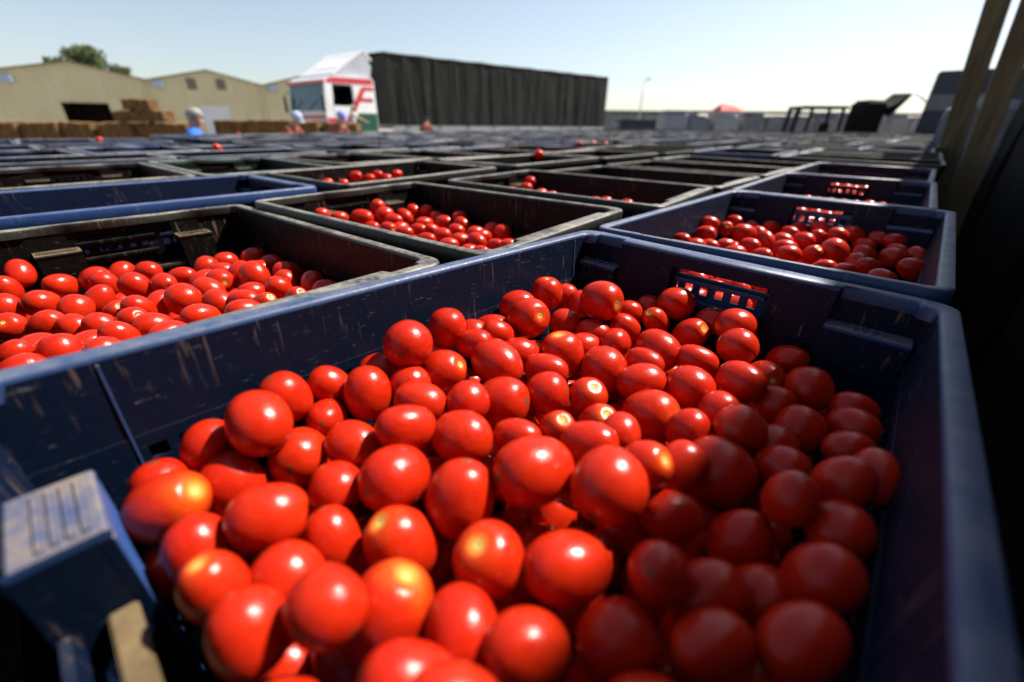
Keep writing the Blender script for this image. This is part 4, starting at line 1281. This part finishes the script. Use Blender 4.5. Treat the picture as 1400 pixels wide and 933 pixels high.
tr = empty('trailer', (-4.85, 18.5, 0), math.atan2(.64, .77)); tag(tr, 'long trailer with dark grey pleated curtain side behind the cab', 'trailer')
TL, TW, Z0, Z1 = 12.9, 2.5, 1.40, 3.80
def curtain(y, sgn):
    q = MB(); loops = []
    nx, nz = 420, 7
    for iz in range(nz + 1):
        z = Z0 - .02 + (Z1 - .03 - Z0) * iz / nz
        l = []
        for ix in range(nx + 1):
            x = TL * ix / nx
            hang = 1 - iz / nz
            am = .5 + .5 * noise.noise(Vector((x * .8, 4.5, sgn)))
            d = (.016 * math.sin(x * 9 + 5 * noise.noise(Vector((x * .9, z * .25, 3)))) * am + .008 * math.sin(x * 23 + 6 * noise.noise(Vector((x * 1.7, z * .3, 8)))) * (1 - am)) * (.4 + .6 * hang) + .035 * noise.noise(Vector((x * 1.6, z * .35, 9 + sgn))) + .02 * noise.noise(Vector((x * 6, z * 1.2, 2)))
            l.append((x, y + sgn * (.03 + d), z))
        loops.append(l)
    q.loft(loops, False)
    return q
c1 = curtain(0, -1).build('curtain', M['curtain'], tr, smooth=True)
curtain(TW, 1).build('curtain', M['curtain'], tr, smooth=True)
for k in range(9):
    q = MB(); x = .7 + k * 1.45; q.box(x, x + .05, -.075, -.068, Z0 - .16, Z1 - .12); q.build('strap', M['black'], c1)
m = MB(); m.box(.02, .08, .04, TW - .04, Z0, Z1 - .05); m.build('front_wall', M['curtain'], tr)
m = MB(); m.box(TL - .08, TL - .02, .04, TW - .04, Z0, Z1 - .05); m.build('rear_door', M['grey_metal'], tr)
m = MB()
lp = []
for ix in range(80):
    x = TL * ix / 79; s = .02 * noise.noise(Vector((x, 0, 5))) - .02 * abs(math.sin(x * 2.2))
    lp.append([(x, -.05, Z1 - .06), (x, -.02, Z1 + s), (x, TW * .5, Z1 + .06 + s), (x, TW + .02, Z1 + s), (x, TW + .05, Z1 - .06)])
m.loft(lp, False); m.build('roof', M['curtain'], tr, smooth=True)
m = MB(); m.box(0, TL, 0, TW, Z0 - .14, Z0 - .03); m.build('deck', M['dark_metal'], tr)
m = MB(); m.box(.05, TL - .05, -.045, -.002, Z0 - .33, Z0 - .03); m.build('side_rail', M['grey_metal'], tr)
for x in (1.2, 4.5, 7.5): 
    m = MB(); m.box(x, x + .04, .02, .06, .55, Z0 - .141); m.build('guard_post', M['grey_metal'], tr)
m = MB(); m.box(1.2, 8.0, -.02, .015, .62, .74); m.box(1.2, 8.0, -.02, .015, .86, .98); m.build('side_guard', M['grey_metal'], tr)
for x in (8.9, 10.2, 11.5):
    for y in (.06, TW - .46):
        m = MB(); m.lathe([(.15, 0), (.42, .01), (.50, .06), (.50, .34), (.42, .39), (.15, .40)], 22, 'y', (x, y, .5)); m.build('wheel', M['rubber'], tr, sharp=40)
for y in (.5, TW - .6):
    m = MB(); m.box(2.4, 2.5, y, y + .1, .05, Z0 - .141); m.build('landing_leg', M['dark_metal'], tr)

# ------------------------------------------------------------------ straw bales
def bale_mesh(seed):
    bm = bmesh.new()
    bmesh.ops.create_cube(bm, size=1)
    bmesh.ops.subdivide_edges(bm, edges=bm.edges[:], cuts=6, use_grid_fill=True)
    for v in bm.verts:
        p = Vector((v.co.x * 1.08, v.co.y * .5, (v.co.z + .5) * .46))
        q = noise.noise_vector(p * 5 + Vector((seed * 3.7, 0, 0))); f = noise.noise_vector(p * 17 + Vector((0, seed, 0)))
        # round the ends, twine pinches
        e = max(0, abs(v.co.y) * 2 - .7) + max(0, abs(v.co.z) * 2 - .7)
        p += q * .030 + f * .016 - Vector((v.co.x, v.co.y, v.co.z)) * .05 * e
        v.co = p
    me = bpy.data.meshes.new('straw_bale'); bm.to_mesh(me); bm.free(); me.materials.append(M['straw'])
    return me
BALES = [bale_mesh(s) for s in range(4)]
def twine_mesh():
    m = MB()
    for x in (0,):
        m.tube([(x, -.255, .0), (x, -.262, .23), (x, -.24, .468), (x, .24, .468), (x, .262, .23), (x, .255, 0)], .008, 5)
    return m.mesh('twine', True, (M['twine'],))
TWINE = twine_mesh()
def bale(x, y, z, rz, lab, grp):
    o = link('straw_bale', random.choice(BALES)); o.location = (x, y, z); o.rotation_euler = (random.uniform(-.03, .03), random.uniform(-.03, .03), rz)
    for x_ in (-.26, .24): link('twine', TWINE, o).location = (x_, 0, 0)
    tag(o, lab, 'straw bale', grp)
LAY = ['bottom', 'second', 'third', 'top']
k_ = 0
for lay in range(3):
    for c in range(5):
        x = -16.3 + c * 1.10 + random.uniform(-.05, .05) + .25 * (lay % 2)
        bale(x, 14.0 + random.uniform(-.09, .09), lay * .465, R(-4) + random.uniform(-.05, .05), f'straw bale in {["bottom", "middle", "top"][lay]} layer of the left row, {ORD[c]} from left', 'straw bales in the row under the tan shed doorway')
for lay in range(3):
    for c in range(2):
        bale(-11.45 + c * 1.09 + random.uniform(-.05, .05), 14.1 + random.uniform(-.1, .1), lay * .465, random.uniform(-.08, .08), f'straw bale in {["bottom", "middle", "third"][lay]} layer of the stepped stack, {["left", "right"][c]} one', 'straw bales in the stepped stack')
for x, z, r_, l_ in ((-11.40, 1.42, .10, 'small straw bale on the stepped stack, left under the top one'), (-10.62, 1.42, -.12, 'small straw bale on the stepped stack, right under the top one'), (-11.02, 1.72, .05, 'small straw bale at the very top of the stepped stack')):
    bale(x, 14.05, z, r_, l_, 'straw bales in the stepped stack')
    bpy.data.objects[COL.objects[-1].name].parent.scale = (.70, .9, .64)
for lay in range(3):
    for c in range(4):
        if lay == 2 and c == 0: z = .93
        x = -8.75 + c * 1.10 + random.uniform(-.06, .06) + .2 * (lay % 2)
        bale(x, 14.6 + random.uniform(-.1, .1), lay * .465 + (random.uniform(.02, .16) if lay == 2 else 0), R(3) + random.uniform(-.06, .06), f'straw bale in {["bottom", "middle", "top"][lay]} layer of row left of the truck, {ORD[c]} from left', 'straw bales in the row beside the truck')

# ------------------------------------------------------------------ tan sheds
SH = R(28)
def gable_shed(name, label, x0, z0, xp, zp, x1, z1, y, depth, openings=(), windows=(), lamp=None, roller=None):
    t = empty(name, (-31.7 + xp * math.cos(SH), y + xp * math.sin(SH), 0), SH); tag(t, label, 'shed')
    q = MB()
    def zt(x):
        return z0 + (zp - z0) * (x - x0) / (xp - x0) if x <= xp else zp + (z1 - zp) * (x - xp) / (x1 - xp)
    xs = sorted({x0, xp, x1, *[o_[0] for o_ in openings], *[o_[1] for o_ in openings], *([roller[0], roller[1]] if roller else [])})
    ops = list(openings) + ([roller] if roller else [])
    for a, b in zip(xs[:-1], xs[1:]):
        lo = 0
        for o_ in ops:
            if a >= o_[0] - 1e-6 and b <= o_[1] + 1e-6: lo = o_[2]
        q.hexa([(a - xp, 0, lo), (b - xp, 0, lo), (b - xp, .15, lo), (a - xp, .15, lo), (a - xp, 0, zt(a)), (b - xp, 0, zt(b)), (b - xp, .15, zt(b)), (a - xp, .15, zt(a))])
    for xx in (x0, x1 - .15): q.box(xx - xp, xx + .15 - xp, .152, depth, 0, (z0 if xx == x0 else z1) - .05)
    q.box(x0 - xp, x1 - xp, depth + .002, depth + .15, 0, min(z0, z1) - .05)
    q.build('wall', M['cladding'], t)
    q = MB()
    for (xa, za, xb, zb) in ((x0, z0, xp, zp), (xp, zp, x1, z1)):
        q.hexa([(xa - xp, -.25, za + .01), (xb - xp, -.25, zb + .01), (xb - xp, depth + .2, zb + .01), (xa - xp, depth + .2, za + .01),
                (xa - xp, -.25, za + .09), (xb - xp, -.25, zb + .09), (xb - xp, depth + .2, zb + .09), (xa - xp, depth + .2, za + .09)])
    q.build('roof', M['vent'], t)
    for o_ in openings:
        q = MB(); q.box(o_[0] - xp - .3, o_[1] - xp + .3, 3.0, 3.1, 0, o_[2] + .4); q.build('dark_interior', M['interior'], t)  # black panel behind the opening stands in for the shade inside
        q = MB(); w = .1
        q.box(o_[0] - xp - w, o_[0] - xp, -.03, -.002, 0, o_[2] + w); q.box(o_[1] - xp, o_[1] - xp + w, -.03, -.002, 0, o_[2] + w); q.box(o_[0] - xp + .002, o_[1] - xp - .002, -.03, -.002, o_[2] + .002, o_[2] + w)
        q.build('door_frame', M['cladding'], t)
    if roller:
        d = MB()
        n = 14
        for k in range(n):
            z = roller[2] * k / n
            d.box(roller[0] - xp, roller[1] - xp, .05, .08 + .01 * (k % 2), z + .006, roller[2] * (k + 1) / n)
        d.build('roller_door', M['roller'], t)
    for (wx, wz, s) in windows:
        q = MB(); q.box(wx - xp - s / 2, wx - xp + s / 2, -.05, -.003, wz - s * .6, wz + s * .6); wv = q.build('vent', M['vent'], t)
        for k in range(6):
            q = MB(); zz = wz - s * .5 + k * s * .18; q.hexa([(wx - xp - s * .45, -.085, zz), (wx - xp + s * .45, -.085, zz), (wx - xp + s * .45, -.053, zz + .06), (wx - xp - s * .45, -.053, zz + .06),
                    (wx - xp - s * .45, -.085, zz + .03), (wx - xp + s * .45, -.085, zz + .03), (wx - xp + s * .45, -.053, zz + .09), (wx - xp - s * .45, -.053, zz + .09)]); q.build('louvre', M['vent'], wv)
    if lamp:
        q = MB(); q.cbox(lamp[0] - xp - .38, lamp[0] - xp + .38, -.40, -.003, lamp[1] - .24, lamp[1] + .24, .05); q.build('wall_lamp', M['lamp_glass'], t)
    q = MB(); q.tube([(x1 - xp - .3, -.07, z1 - .1), (x1 - xp - .3, -.07, .0)], .06, 8); q.tube([(x1 - xp - .9, -.06, z1 + .25), (x1 - xp - .3, -.07, z1 - .1)], .06, 8); q.build('downpipe', M['cladding'], t)
    return t
gable_shed('tan_shed', 'tan metal shed on the far left with open black doorway', -13.5, 4.0, -4.74, 5.54, -.02, 4.50, 42, 22, openings=((-6.22, -3.16, 2.70),), lamp=(-8.75, 4.22))
gable_shed('tan_shed', 'middle tan metal shed with white roller door and two gable vents', 0.0, 4.50, 4.59, 5.44, 8.75, 4.46, 42.0, 22, windows=((3.18, 4.36, .72), (5.43, 4.42, .72)), lamp=(.75, 4.21), roller=(3.32, 5.62, 2.69))
gable_shed('tan_shed', 'tan metal shed half hidden behind the truck cab', 8.77, 4.46, 13.9, 5.75, 19.0, 4.5, 42.0, 22, lamp=(9.6, 4.22))

# ------------------------------------------------------------------ trees behind the sheds
def tree(label, x, y, base, top, width, seed, n_leaf=2600):
    r = random.Random(seed)
    t = empty('tree', (x, y, 0)); tag(t, label, 'tree', 'trees behind the tan sheds')
    q = MB()
    q.tube([(0, 0, 0), (.1, 0, base * .5), (.0, .1, base), (.15, 0, base + (top - base) * .6)], [.34, .26, .2, .06], 9)
    cl = []
    for k in range(9):
        a = r.uniform(0, 6.28); rr = r.uniform(.25, .48) * width; z = r.uniform(base + .1 * (top - base), top - .15 * (top - base))
        e = Vector((math.cos(a) * rr, math.sin(a) * rr, z))
        q.tube([(0, 0, base * .8 + r.random() * .6), tuple(Vector((0, 0, base)).lerp(e, .6) + Vector((0, 0, .3))), tuple(e)], [.12, .07, .025], 6)
        cl.append((e, r.uniform(.16, .27) * width))
    cl += [(Vector((r.uniform(-.2, .2) * width, r.uniform(-.2, .2) * width, r.uniform(base + .4 * (top - base), top - .2 * (top - base)))), r.uniform(.18, .28) * width) for _ in range(6)]
    q.build('trunk', M['bark'], t, smooth=True)
    v, f = [], []
    for k in range(n_leaf):
        c, s = cl[r.randrange(len(cl))]
        d = Vector((r.gauss(0, 1), r.gauss(0, 1), r.gauss(0, .8))).normalized() * s * (r.random() ** .4)
        p = c + d
        if p.z > top: continue
        u = Vector((r.gauss(0, 1), r.gauss(0, 1), r.gauss(0, 1))).normalized(); w = u.orthogonal().normalized()
        l = r.uniform(.10, .22)
        b = len(v)
        v += [p - u * l, p + w * l * .5, p + u * l, p - w * l * .5]
        f.append((b, b + 1, b + 2, b + 3))
    me = bpy.data.meshes.new('crown'); me.from_pydata(v, [], f); me.materials.append(M['leaf'])
    link('crown', me, t)
tree('big green tree rising behind the gable of the left shed', -52.3, 60, 6.0, 9.4, 3.9, 3, 3600)
tree('small tree top right of the big tree, behind the shed roof', -48.6, 61, 5.2, 7.5, 2.2, 5, 1100)
tree('small dark tree top left of the big tree', -55.6, 60, 5.6, 8.3, 2.0, 8, 900)

# ------------------------------------------------------------------ people
def person(label, loc, rz, shirt, head=None, lean=0.0, arms=((.24, -.02, .78), (-.24, -.02, .78)), sit=False, turn=0.0, cap=None, hair=None, scale=1.0, hunch=False):
    """one continuous body grown over a joint skeleton; shirt, trousers, hair or cap are separate pieces"""
    t = empty('person', loc, rz); tag(t, label, 'person')
    sl, cl_ = math.sin(lean), math.cos(lean)
    def up(x, y, z):                   # lean the upper body forward (+y) about the hips
        h = z - .92
        return Vector((x, y + h * sl, .92 + h * cl_)) if z > .92 else Vector((x, y, z))
    def skin(name, joints, edges, mat, parent, sub=2):
        me = bpy.data.meshes.new(name)
        bm = bmesh.new(); lay = bm.verts.layers.skin.verify()
        vv = []
        for k, (p, r_) in enumerate(joints):
            v = bm.verts.new(p); v[lay].radius = (r_, r_) if not isinstance(r_, tuple) else r_
            v[lay].use_root = (k == 0); vv.append(v)
        for a, b in edges: bm.edges.new((vv[a], vv[b]))
        bm.to_mesh(me); bm.free(); me.materials.append(mat)
        o = link(name, me, parent)
        o.modifiers.new('skin', 'SKIN'); s_ = o.modifiers.new('smooth', 'SUBSURF'); s_.levels = sub; s_.render_levels = sub
        for p_ in me.polygons: p_.use_smooth = True
        o.modifiers['skin'].use_smooth_shade = True
        return o
    ct, st = math.cos(turn), math.sin(turn)
    hd = lambda x, y, z: up(x * ct - y * st, x * st + y * ct + .02, z)
    J = [(up(0, 0, .94), .135), (up(0, .01, 1.15), .13), (up(0, 0, 1.36), .15), (up(0, .0, 1.47), .06), (hd(0, .0, 1.56), .078), (hd(0, .01, 1.65), .092), (hd(0, .0, 1.72), .055),
         (hd(0, .095, 1.585), .022)]
    E = [(0, 1), (1, 2), (2, 3), (3, 4), (4, 5), (5, 6), (4, 7)]
    S = [(up(0, 0, .93), .15), (up(0, .01, 1.15), .148), (up(0, 0, 1.36), .166), (up(0, 0, 1.44), .085)]
    SE = [(0, 1), (1, 2), (2, 3)]
    if hunch:
        S.append((up(0, -.07, 1.43), .13)); SE.append((2, 4))
    P = [(Vector((0, 0, .95)), .145)]; PE = []
    for sx, hand in ((1, arms[0]), (-1, arms[1])):
        sh = up(sx * .175, 0, 1.40); hp = Vector(hand) if hand[2] > 0 else Vector(hand)
        el = (sh + hp) * .5 + Vector((sx * .05, -.06, 0))
        n = len(J)
        J += [(sh, .062), (el, .042), (hp, .03), (hp + (hp - el).normalized() * .09, .034), (hp + (hp - el).normalized() * .17, .014)]
        E += [(2, n), (n, n + 1), (n + 1, n + 2), (n + 2, n + 3), (n + 3, n + 4)]
        for q_ in range(4):               # fingers and thumb
            base = hp + (hp - el).normalized() * .10
            side = (hp - el).normalized().cross(Vector((0, 1, .2))).normalized()
            tip = base + (hp - el).normalized() * (.075, .085, .07, .03)[q_] + side * (-.022, -.006, .012, .045)[q_]
            nn = len(J); J.append((tip, .009)); E.append((n + 3, nn))
        k = len(S); S += [(sh, .078), (el.lerp(sh, .25), .064)]; SE += [(2, k), (k, k + 1)]
        n = len(J)
        hipz = .90
        J += [(Vector((sx * .10, 0, .86)), .09), (Vector((sx * .11, .02, .48)), .06), (Vector((sx * .11, -.02, .09)), .04), (Vector((sx * .12, .12, .03)), .03)]
        E += [(0, n), (n, n + 1), (n + 1, n + 2), (n + 2, n + 3)]
        k = len(P); P += [(Vector((sx * .10, 0, .86)), .10), (Vector((sx * .11, .02, .48)), .075), (Vector((sx * .11, -.02, .13)), .06)]
        PE += [(0, k), (k, k + 1), (k + 1, k + 2)]
    skin('body', J, E, M['skin'], t)
    skin('shirt', S, SE, shirt, t)
    skin('trousers', P, PE, M['trousers'], t)
    hc = hd(0, 0, 1.64)
    def dome(name, mat, rx, ry, rz_, z0, tilt=0.0, brim=False, lo_=-15):
        q = MB(); loops = []
        for k in range(0, 7):
            a = R(lo_ + (90 - lo_) / 6 * k)
            loops.append([(rx * math.cos(a) * math.cos(2 * math.pi * i / 18), ry * math.cos(a) * math.sin(2 * math.pi * i / 18), rz_ * math.sin(a)) for i in range(18)])
        q.loft(loops, True, False, True)
        if brim:
            q.prism([(.07 * math.cos(R(a)) * 1.15, .085 + .09 * math.sin(R(a))) for a in range(0, 181, 20)], 'z', -.015, -.004)
        o = q.build(name, mat, t, smooth=True); o.location = hc + Vector((0, 0, z0)); o.rotation_euler = (tilt - lean, 0, turn)
    if hair: dome('hair', hair, .098, .112, .090, .014, .62, lo_=-42)
    if cap: dome('cap', cap, .108, .120, .125, .02, .0, True)
    for sx in (1, -1):
        q = MB(); q.lathe([(.004, -.03), (.018, -.02), (.022, 0), (.018, .02), (.004, .03)], 8); o = q.build('ear', M['skin'], t, smooth=True)
        o.location = hd(sx * .092, -.005, 1.61); o.rotation_euler = (-lean, 0, turn); o.scale = (.6, 1, 1)
    t.scale = (scale,) * 3
    return t
person('grey-haired person in blue shirt standing beyond crates, turned away', (-4.22, 6.0, 0), R(-62), M['blue_shirt'], hair=M['hair'], turn=R(-30), lean=.16, hunch=True, scale=.935, arms=((.30, .30, 1.05), (-.30, .25, 1.0)))
person('person in pale cap bending over crates left of the truck', (-4.95, 9.9, 0), R(-95), M['red_shirt'], cap=M['cap'], lean=.55, arms=((.2, .55, .95), (-.2, .6, 1.0)), scale=1.0)
person('person in violet-blue cap bending over crates in front of cab', (-4.55, 11.6, 0), R(-110), M['red_shirt'], cap=M['cap_blue'], lean=.50, arms=((.2, .5, .95), (-.2, .55, 1.0)), scale=1.02)
person('person in white shirt leaning an arm out of the truck cab window', (-5.62, 16.25, .62), R(51.3 - 100), M['white_shirt'], lean=.12, arms=((.25, .50, 1.12), (-.28, .38, 1.06)), hair=M['hair'], scale=.80)
person('small person in brown-red shirt beside the dark trailer curtain', (-3.25, 17.3, 0), R(10), M['red_shirt'], hair=M['interior'], lean=.3, arms=((.25, .3, .95), (-.25, .3, .95)), scale=.98)

# ------------------------------------------------------------------ far side of the yard
x = 6.25
k = 0
while x < 17.6:
    w = random.uniform(.86, 1.02)
    o = soft_block('wrapped_pallet', M['white_wrap'] if k < 4 and k % 2 == 0 else M['grey_wrap'], w, 1.0, random.uniform(1.86, 1.98), 20 + k, .035, 6)
    o.location = (x + w / 2, 20.3 + random.uniform(-.12, .12), 0); o.rotation_euler = (0, 0, random.uniform(-.06, .06))
    cp = MB(); cp.cbox(-w * .46, w * .46, -.46, .46, 1.95, 2.05, .02); cp.build('top_board', M['white_wrap'], o)
    tag(o, f'grey sheet-wrapped pallet in the far right row, {ORD[k] if k < 15 else "last"} from the left', 'wrapped pallet', 'wrapped pallets in a row at the back')
    x += w + random.choice((.05, .09, .22)); k += 1

fb = empty('low_building', (19.0, 60, 0)); tag(fb, 'long low grey building far behind the end of the trailer', 'building')
m = MB(); m.box(-9.5, 4.2, 0, 8, 0, 2.95); m.build('wall', M['far_wall'], fb)
m = MB(); m.prism([(-.5, 2.96), (8.5, 2.96), (8.5, 3.1), (4, 3.25), (-.5, 3.1)], 'x', -9.8, 4.5); m.build('roof', M['roof_sheet'], fb)
for k in range(6):
    m = MB(); xx = -8.6 + k * 2.1; m.box(xx, xx + 1.0, -.03, -.003, 1.6, 2.3); wn_ = m.build('window', M['grey_metal'], fb)
    m = MB(); m.box(xx + .08, xx + .92, -.045, -.031, 1.68, 2.22); m.build('pane', M['glass'], wn_)
for (x, y, lab) in ((4.05 * 1.35, 24.0, 'dark blue bin at the end of the trailer, left of the pair'), (6.35, 24.4, 'dark blue bin right of the other bin beyond the trailer')):
    t = empty('storage_bin', (x, y, 0)); tag(t, lab, 'bin')
    m = MB(); m.cbox(0, 1.0, 0, .9, .15, 1.72, .04); m.build('tub', M['navy'], t)
    m = MB(); m.cbox(-.03, 1.03, -.03, .93, 1.64, 1.74, .02); m.build('rim', M['navy'], t)
    for xx in (.05, .8):
        m = MB(); m.box(xx, xx + .14, .02, .88, 0, .148); m.build('runner', M['dark_metal'], t)

lp_ = empty('lamp_post', (11.85, 45, 0)); tag(lp_, 'thin grey lamp post rising right of the trailer', 'lamp post')
m = MB(); m.tube([(0, 0, 0), (0, 0, 2.6), (.02, 0, 5.1)], [.075, .06, .045], 10); m.build('pole', M['grey_metal'], lp_, smooth=True)
m = MB(); m.tube([(.02, 0, 5.0), (.25, -.25, 5.2)], .04, 6); m.cbox(.1, .55, -.45, -.2, 5.16, 5.26, .03); m.build('lamp_head', M['grey_metal'], lp_)

tn = empty('canopy_tent', (12.3, 27.5, 0)); tag(tn, 'red canopy tent top showing above the wrapped pallets', 'canopy')
m = MB()
m.add([(-1.0, -1.1, 2.30), (1.15, -1.1, 2.24), (1.15, 1.1, 2.24), (-1.0, 1.1, 2.30), (-.55, 0, 2.76), (.35, 0, 2.66)], [(0, 1, 5, 4), (1, 2, 5), (2, 3, 4, 5), (3, 0, 4), (3, 2, 1, 0)])
m.build('roof', M['tent_red'], tn)
m = MB(); m.box(-1.01, 1.16, -1.13, -1.11, 2.08, 2.26); m.box(-1.01, 1.16, 1.11, 1.13, 2.08, 2.26); m.build('valance', M['tent_white'], tn)
tn.scale = (.78, .78, .95)
for sx, sy in ((-.95, -1.05), (1.1, -1.05), (1.1, 1.05), (-.95, 1.05)):
    m = MB(); m.tube([(sx, sy, 0), (sx, sy, 2.25)], .025, 8); m.build('leg', M['grey_metal'], tn)

# forklift
fk = empty('forklift', (9.35, 16.0, 0), R(-6)); tag(fk, 'black forklift truck seen against the wrapped pallets', 'forklift')
for y in (0, .55):
    m = MB(); m.hexa([(-.02, y, .05), (.10, y, .05), (.10, y + .09, .05), (-.02, y + .09, .05), (.10, y, 2.10), (.22, y, 2.10), (.22, y + .09, 2.10), (.10, y + .09, 2.10)]); m.build('mast_rail', M['black'], fk)
m = MB(); m.box(.11, .2, .092, .548, 1.98, 2.06); m.box(.02, .1, .092, .548, .55, .65); m.build('mast_crossbar', M['black'], fk)
for y in (.08, .46):
    m = MB(); m.box(-1.05, -.03, y, y + .11, .06, .105); m.box(-.075, -.03, y, y + .11, .106, .6); m.build('fork', M['dark_metal'], fk)
m = MB(); m.cbox(.30, 1.75, -.15, .80, .30, 1.0, .06); m.cbox(1.35, 1.95, -.17, .82, .28, 1.22, .10); m.build('chassis', M['black'], fk)
m = MB(); m.box(.26, 1.66, -.12, .77, 2.02, 2.11); m.build('overhead_guard', M['black'], fk)
for xx, yy in ((.45, -.12), (.45, .72), (1.55, -.12), (1.55, .72)):
    m = MB(); m.tube([(xx, yy, 1.0), (xx + (.08 if xx < 1 else -.06), yy, 2.05)], .055, 8); m.build('guard_post', M['black'], fk)
m = MB(); m.cbox(.85, 1.3, .1, .6, 1.0, 1.14, .04); m.cbox(1.22, 1.34, .1, .6, 1.14, 1.62, .04); m.build('seat', M['interior'], fk)
m = MB(); m.tube([(.45, .33, 1.0), (.62, .33, 1.30)], .02, 6); m.lathe([(.15, 0), (.17, .015), (.15, .03), (.13, .015)], 16, 'z', (.62, .33, 1.3)); m.build('steering_wheel', M['black'], fk)
for xx, rr in ((.42, .33), (1.55, .26)):
    for yy in (-.22, .72):
        m = MB(); m.lathe([(.1, 0), (rr - .04, .01), (rr, .04), (rr, .13), (rr - .04, .16), (.1, .17)], 18, 'y', (xx, yy, rr)); m.build('wheel', M['rubber'], fk, sharp=40)

bt = soft_block('covered_stack', M['dark_sheet'], .66, .7, 2.28, 40, .03, 8)
bt.location = (11.72, 15.9, 0); tag(bt, 'narrow black sheeted stack right of the forklift', 'covered stack')
aw = empty('awning', (12.05, 15.9, 0)); tag(aw, 'black drooping awning on bent poles right of the black stack', 'awning')
m = MB(); lp = []
for k in range(13):
    f = k / 12
    z = 2.14 + .36 * f ** 1.6 - .10 * math.sin(math.pi * f)
    lp.append([(f * .95, 0, z), (f * .95, .8, z + .03), (f * .95, .8, z - .02 - .02), (f * .95, 0, z - .05 - .22 * (1 - abs(2 * f - 1)) - .05)])
m.loft(lp, True, True, True); m.build('cloth', M['dark_sheet'], aw)
m = MB(); m.tube([(.90, .03, 2.42), (1.05, .03, 2.48), (1.3, .03, 2.40), (1.6, .03, 2.22), (1.75, .03, 1.95), (1.78, .03, 0)], .022, 7); m.build('bent_pole', M['grey_metal'], aw)
m = MB(); m.tube([(.05, .4, 0), (.05, .4, 2.12)], .025, 7); m.tube([(.93, .4, 0), (.93, .4, 2.46)], .02, 7); m.build('leg', M['grey_metal'], aw)
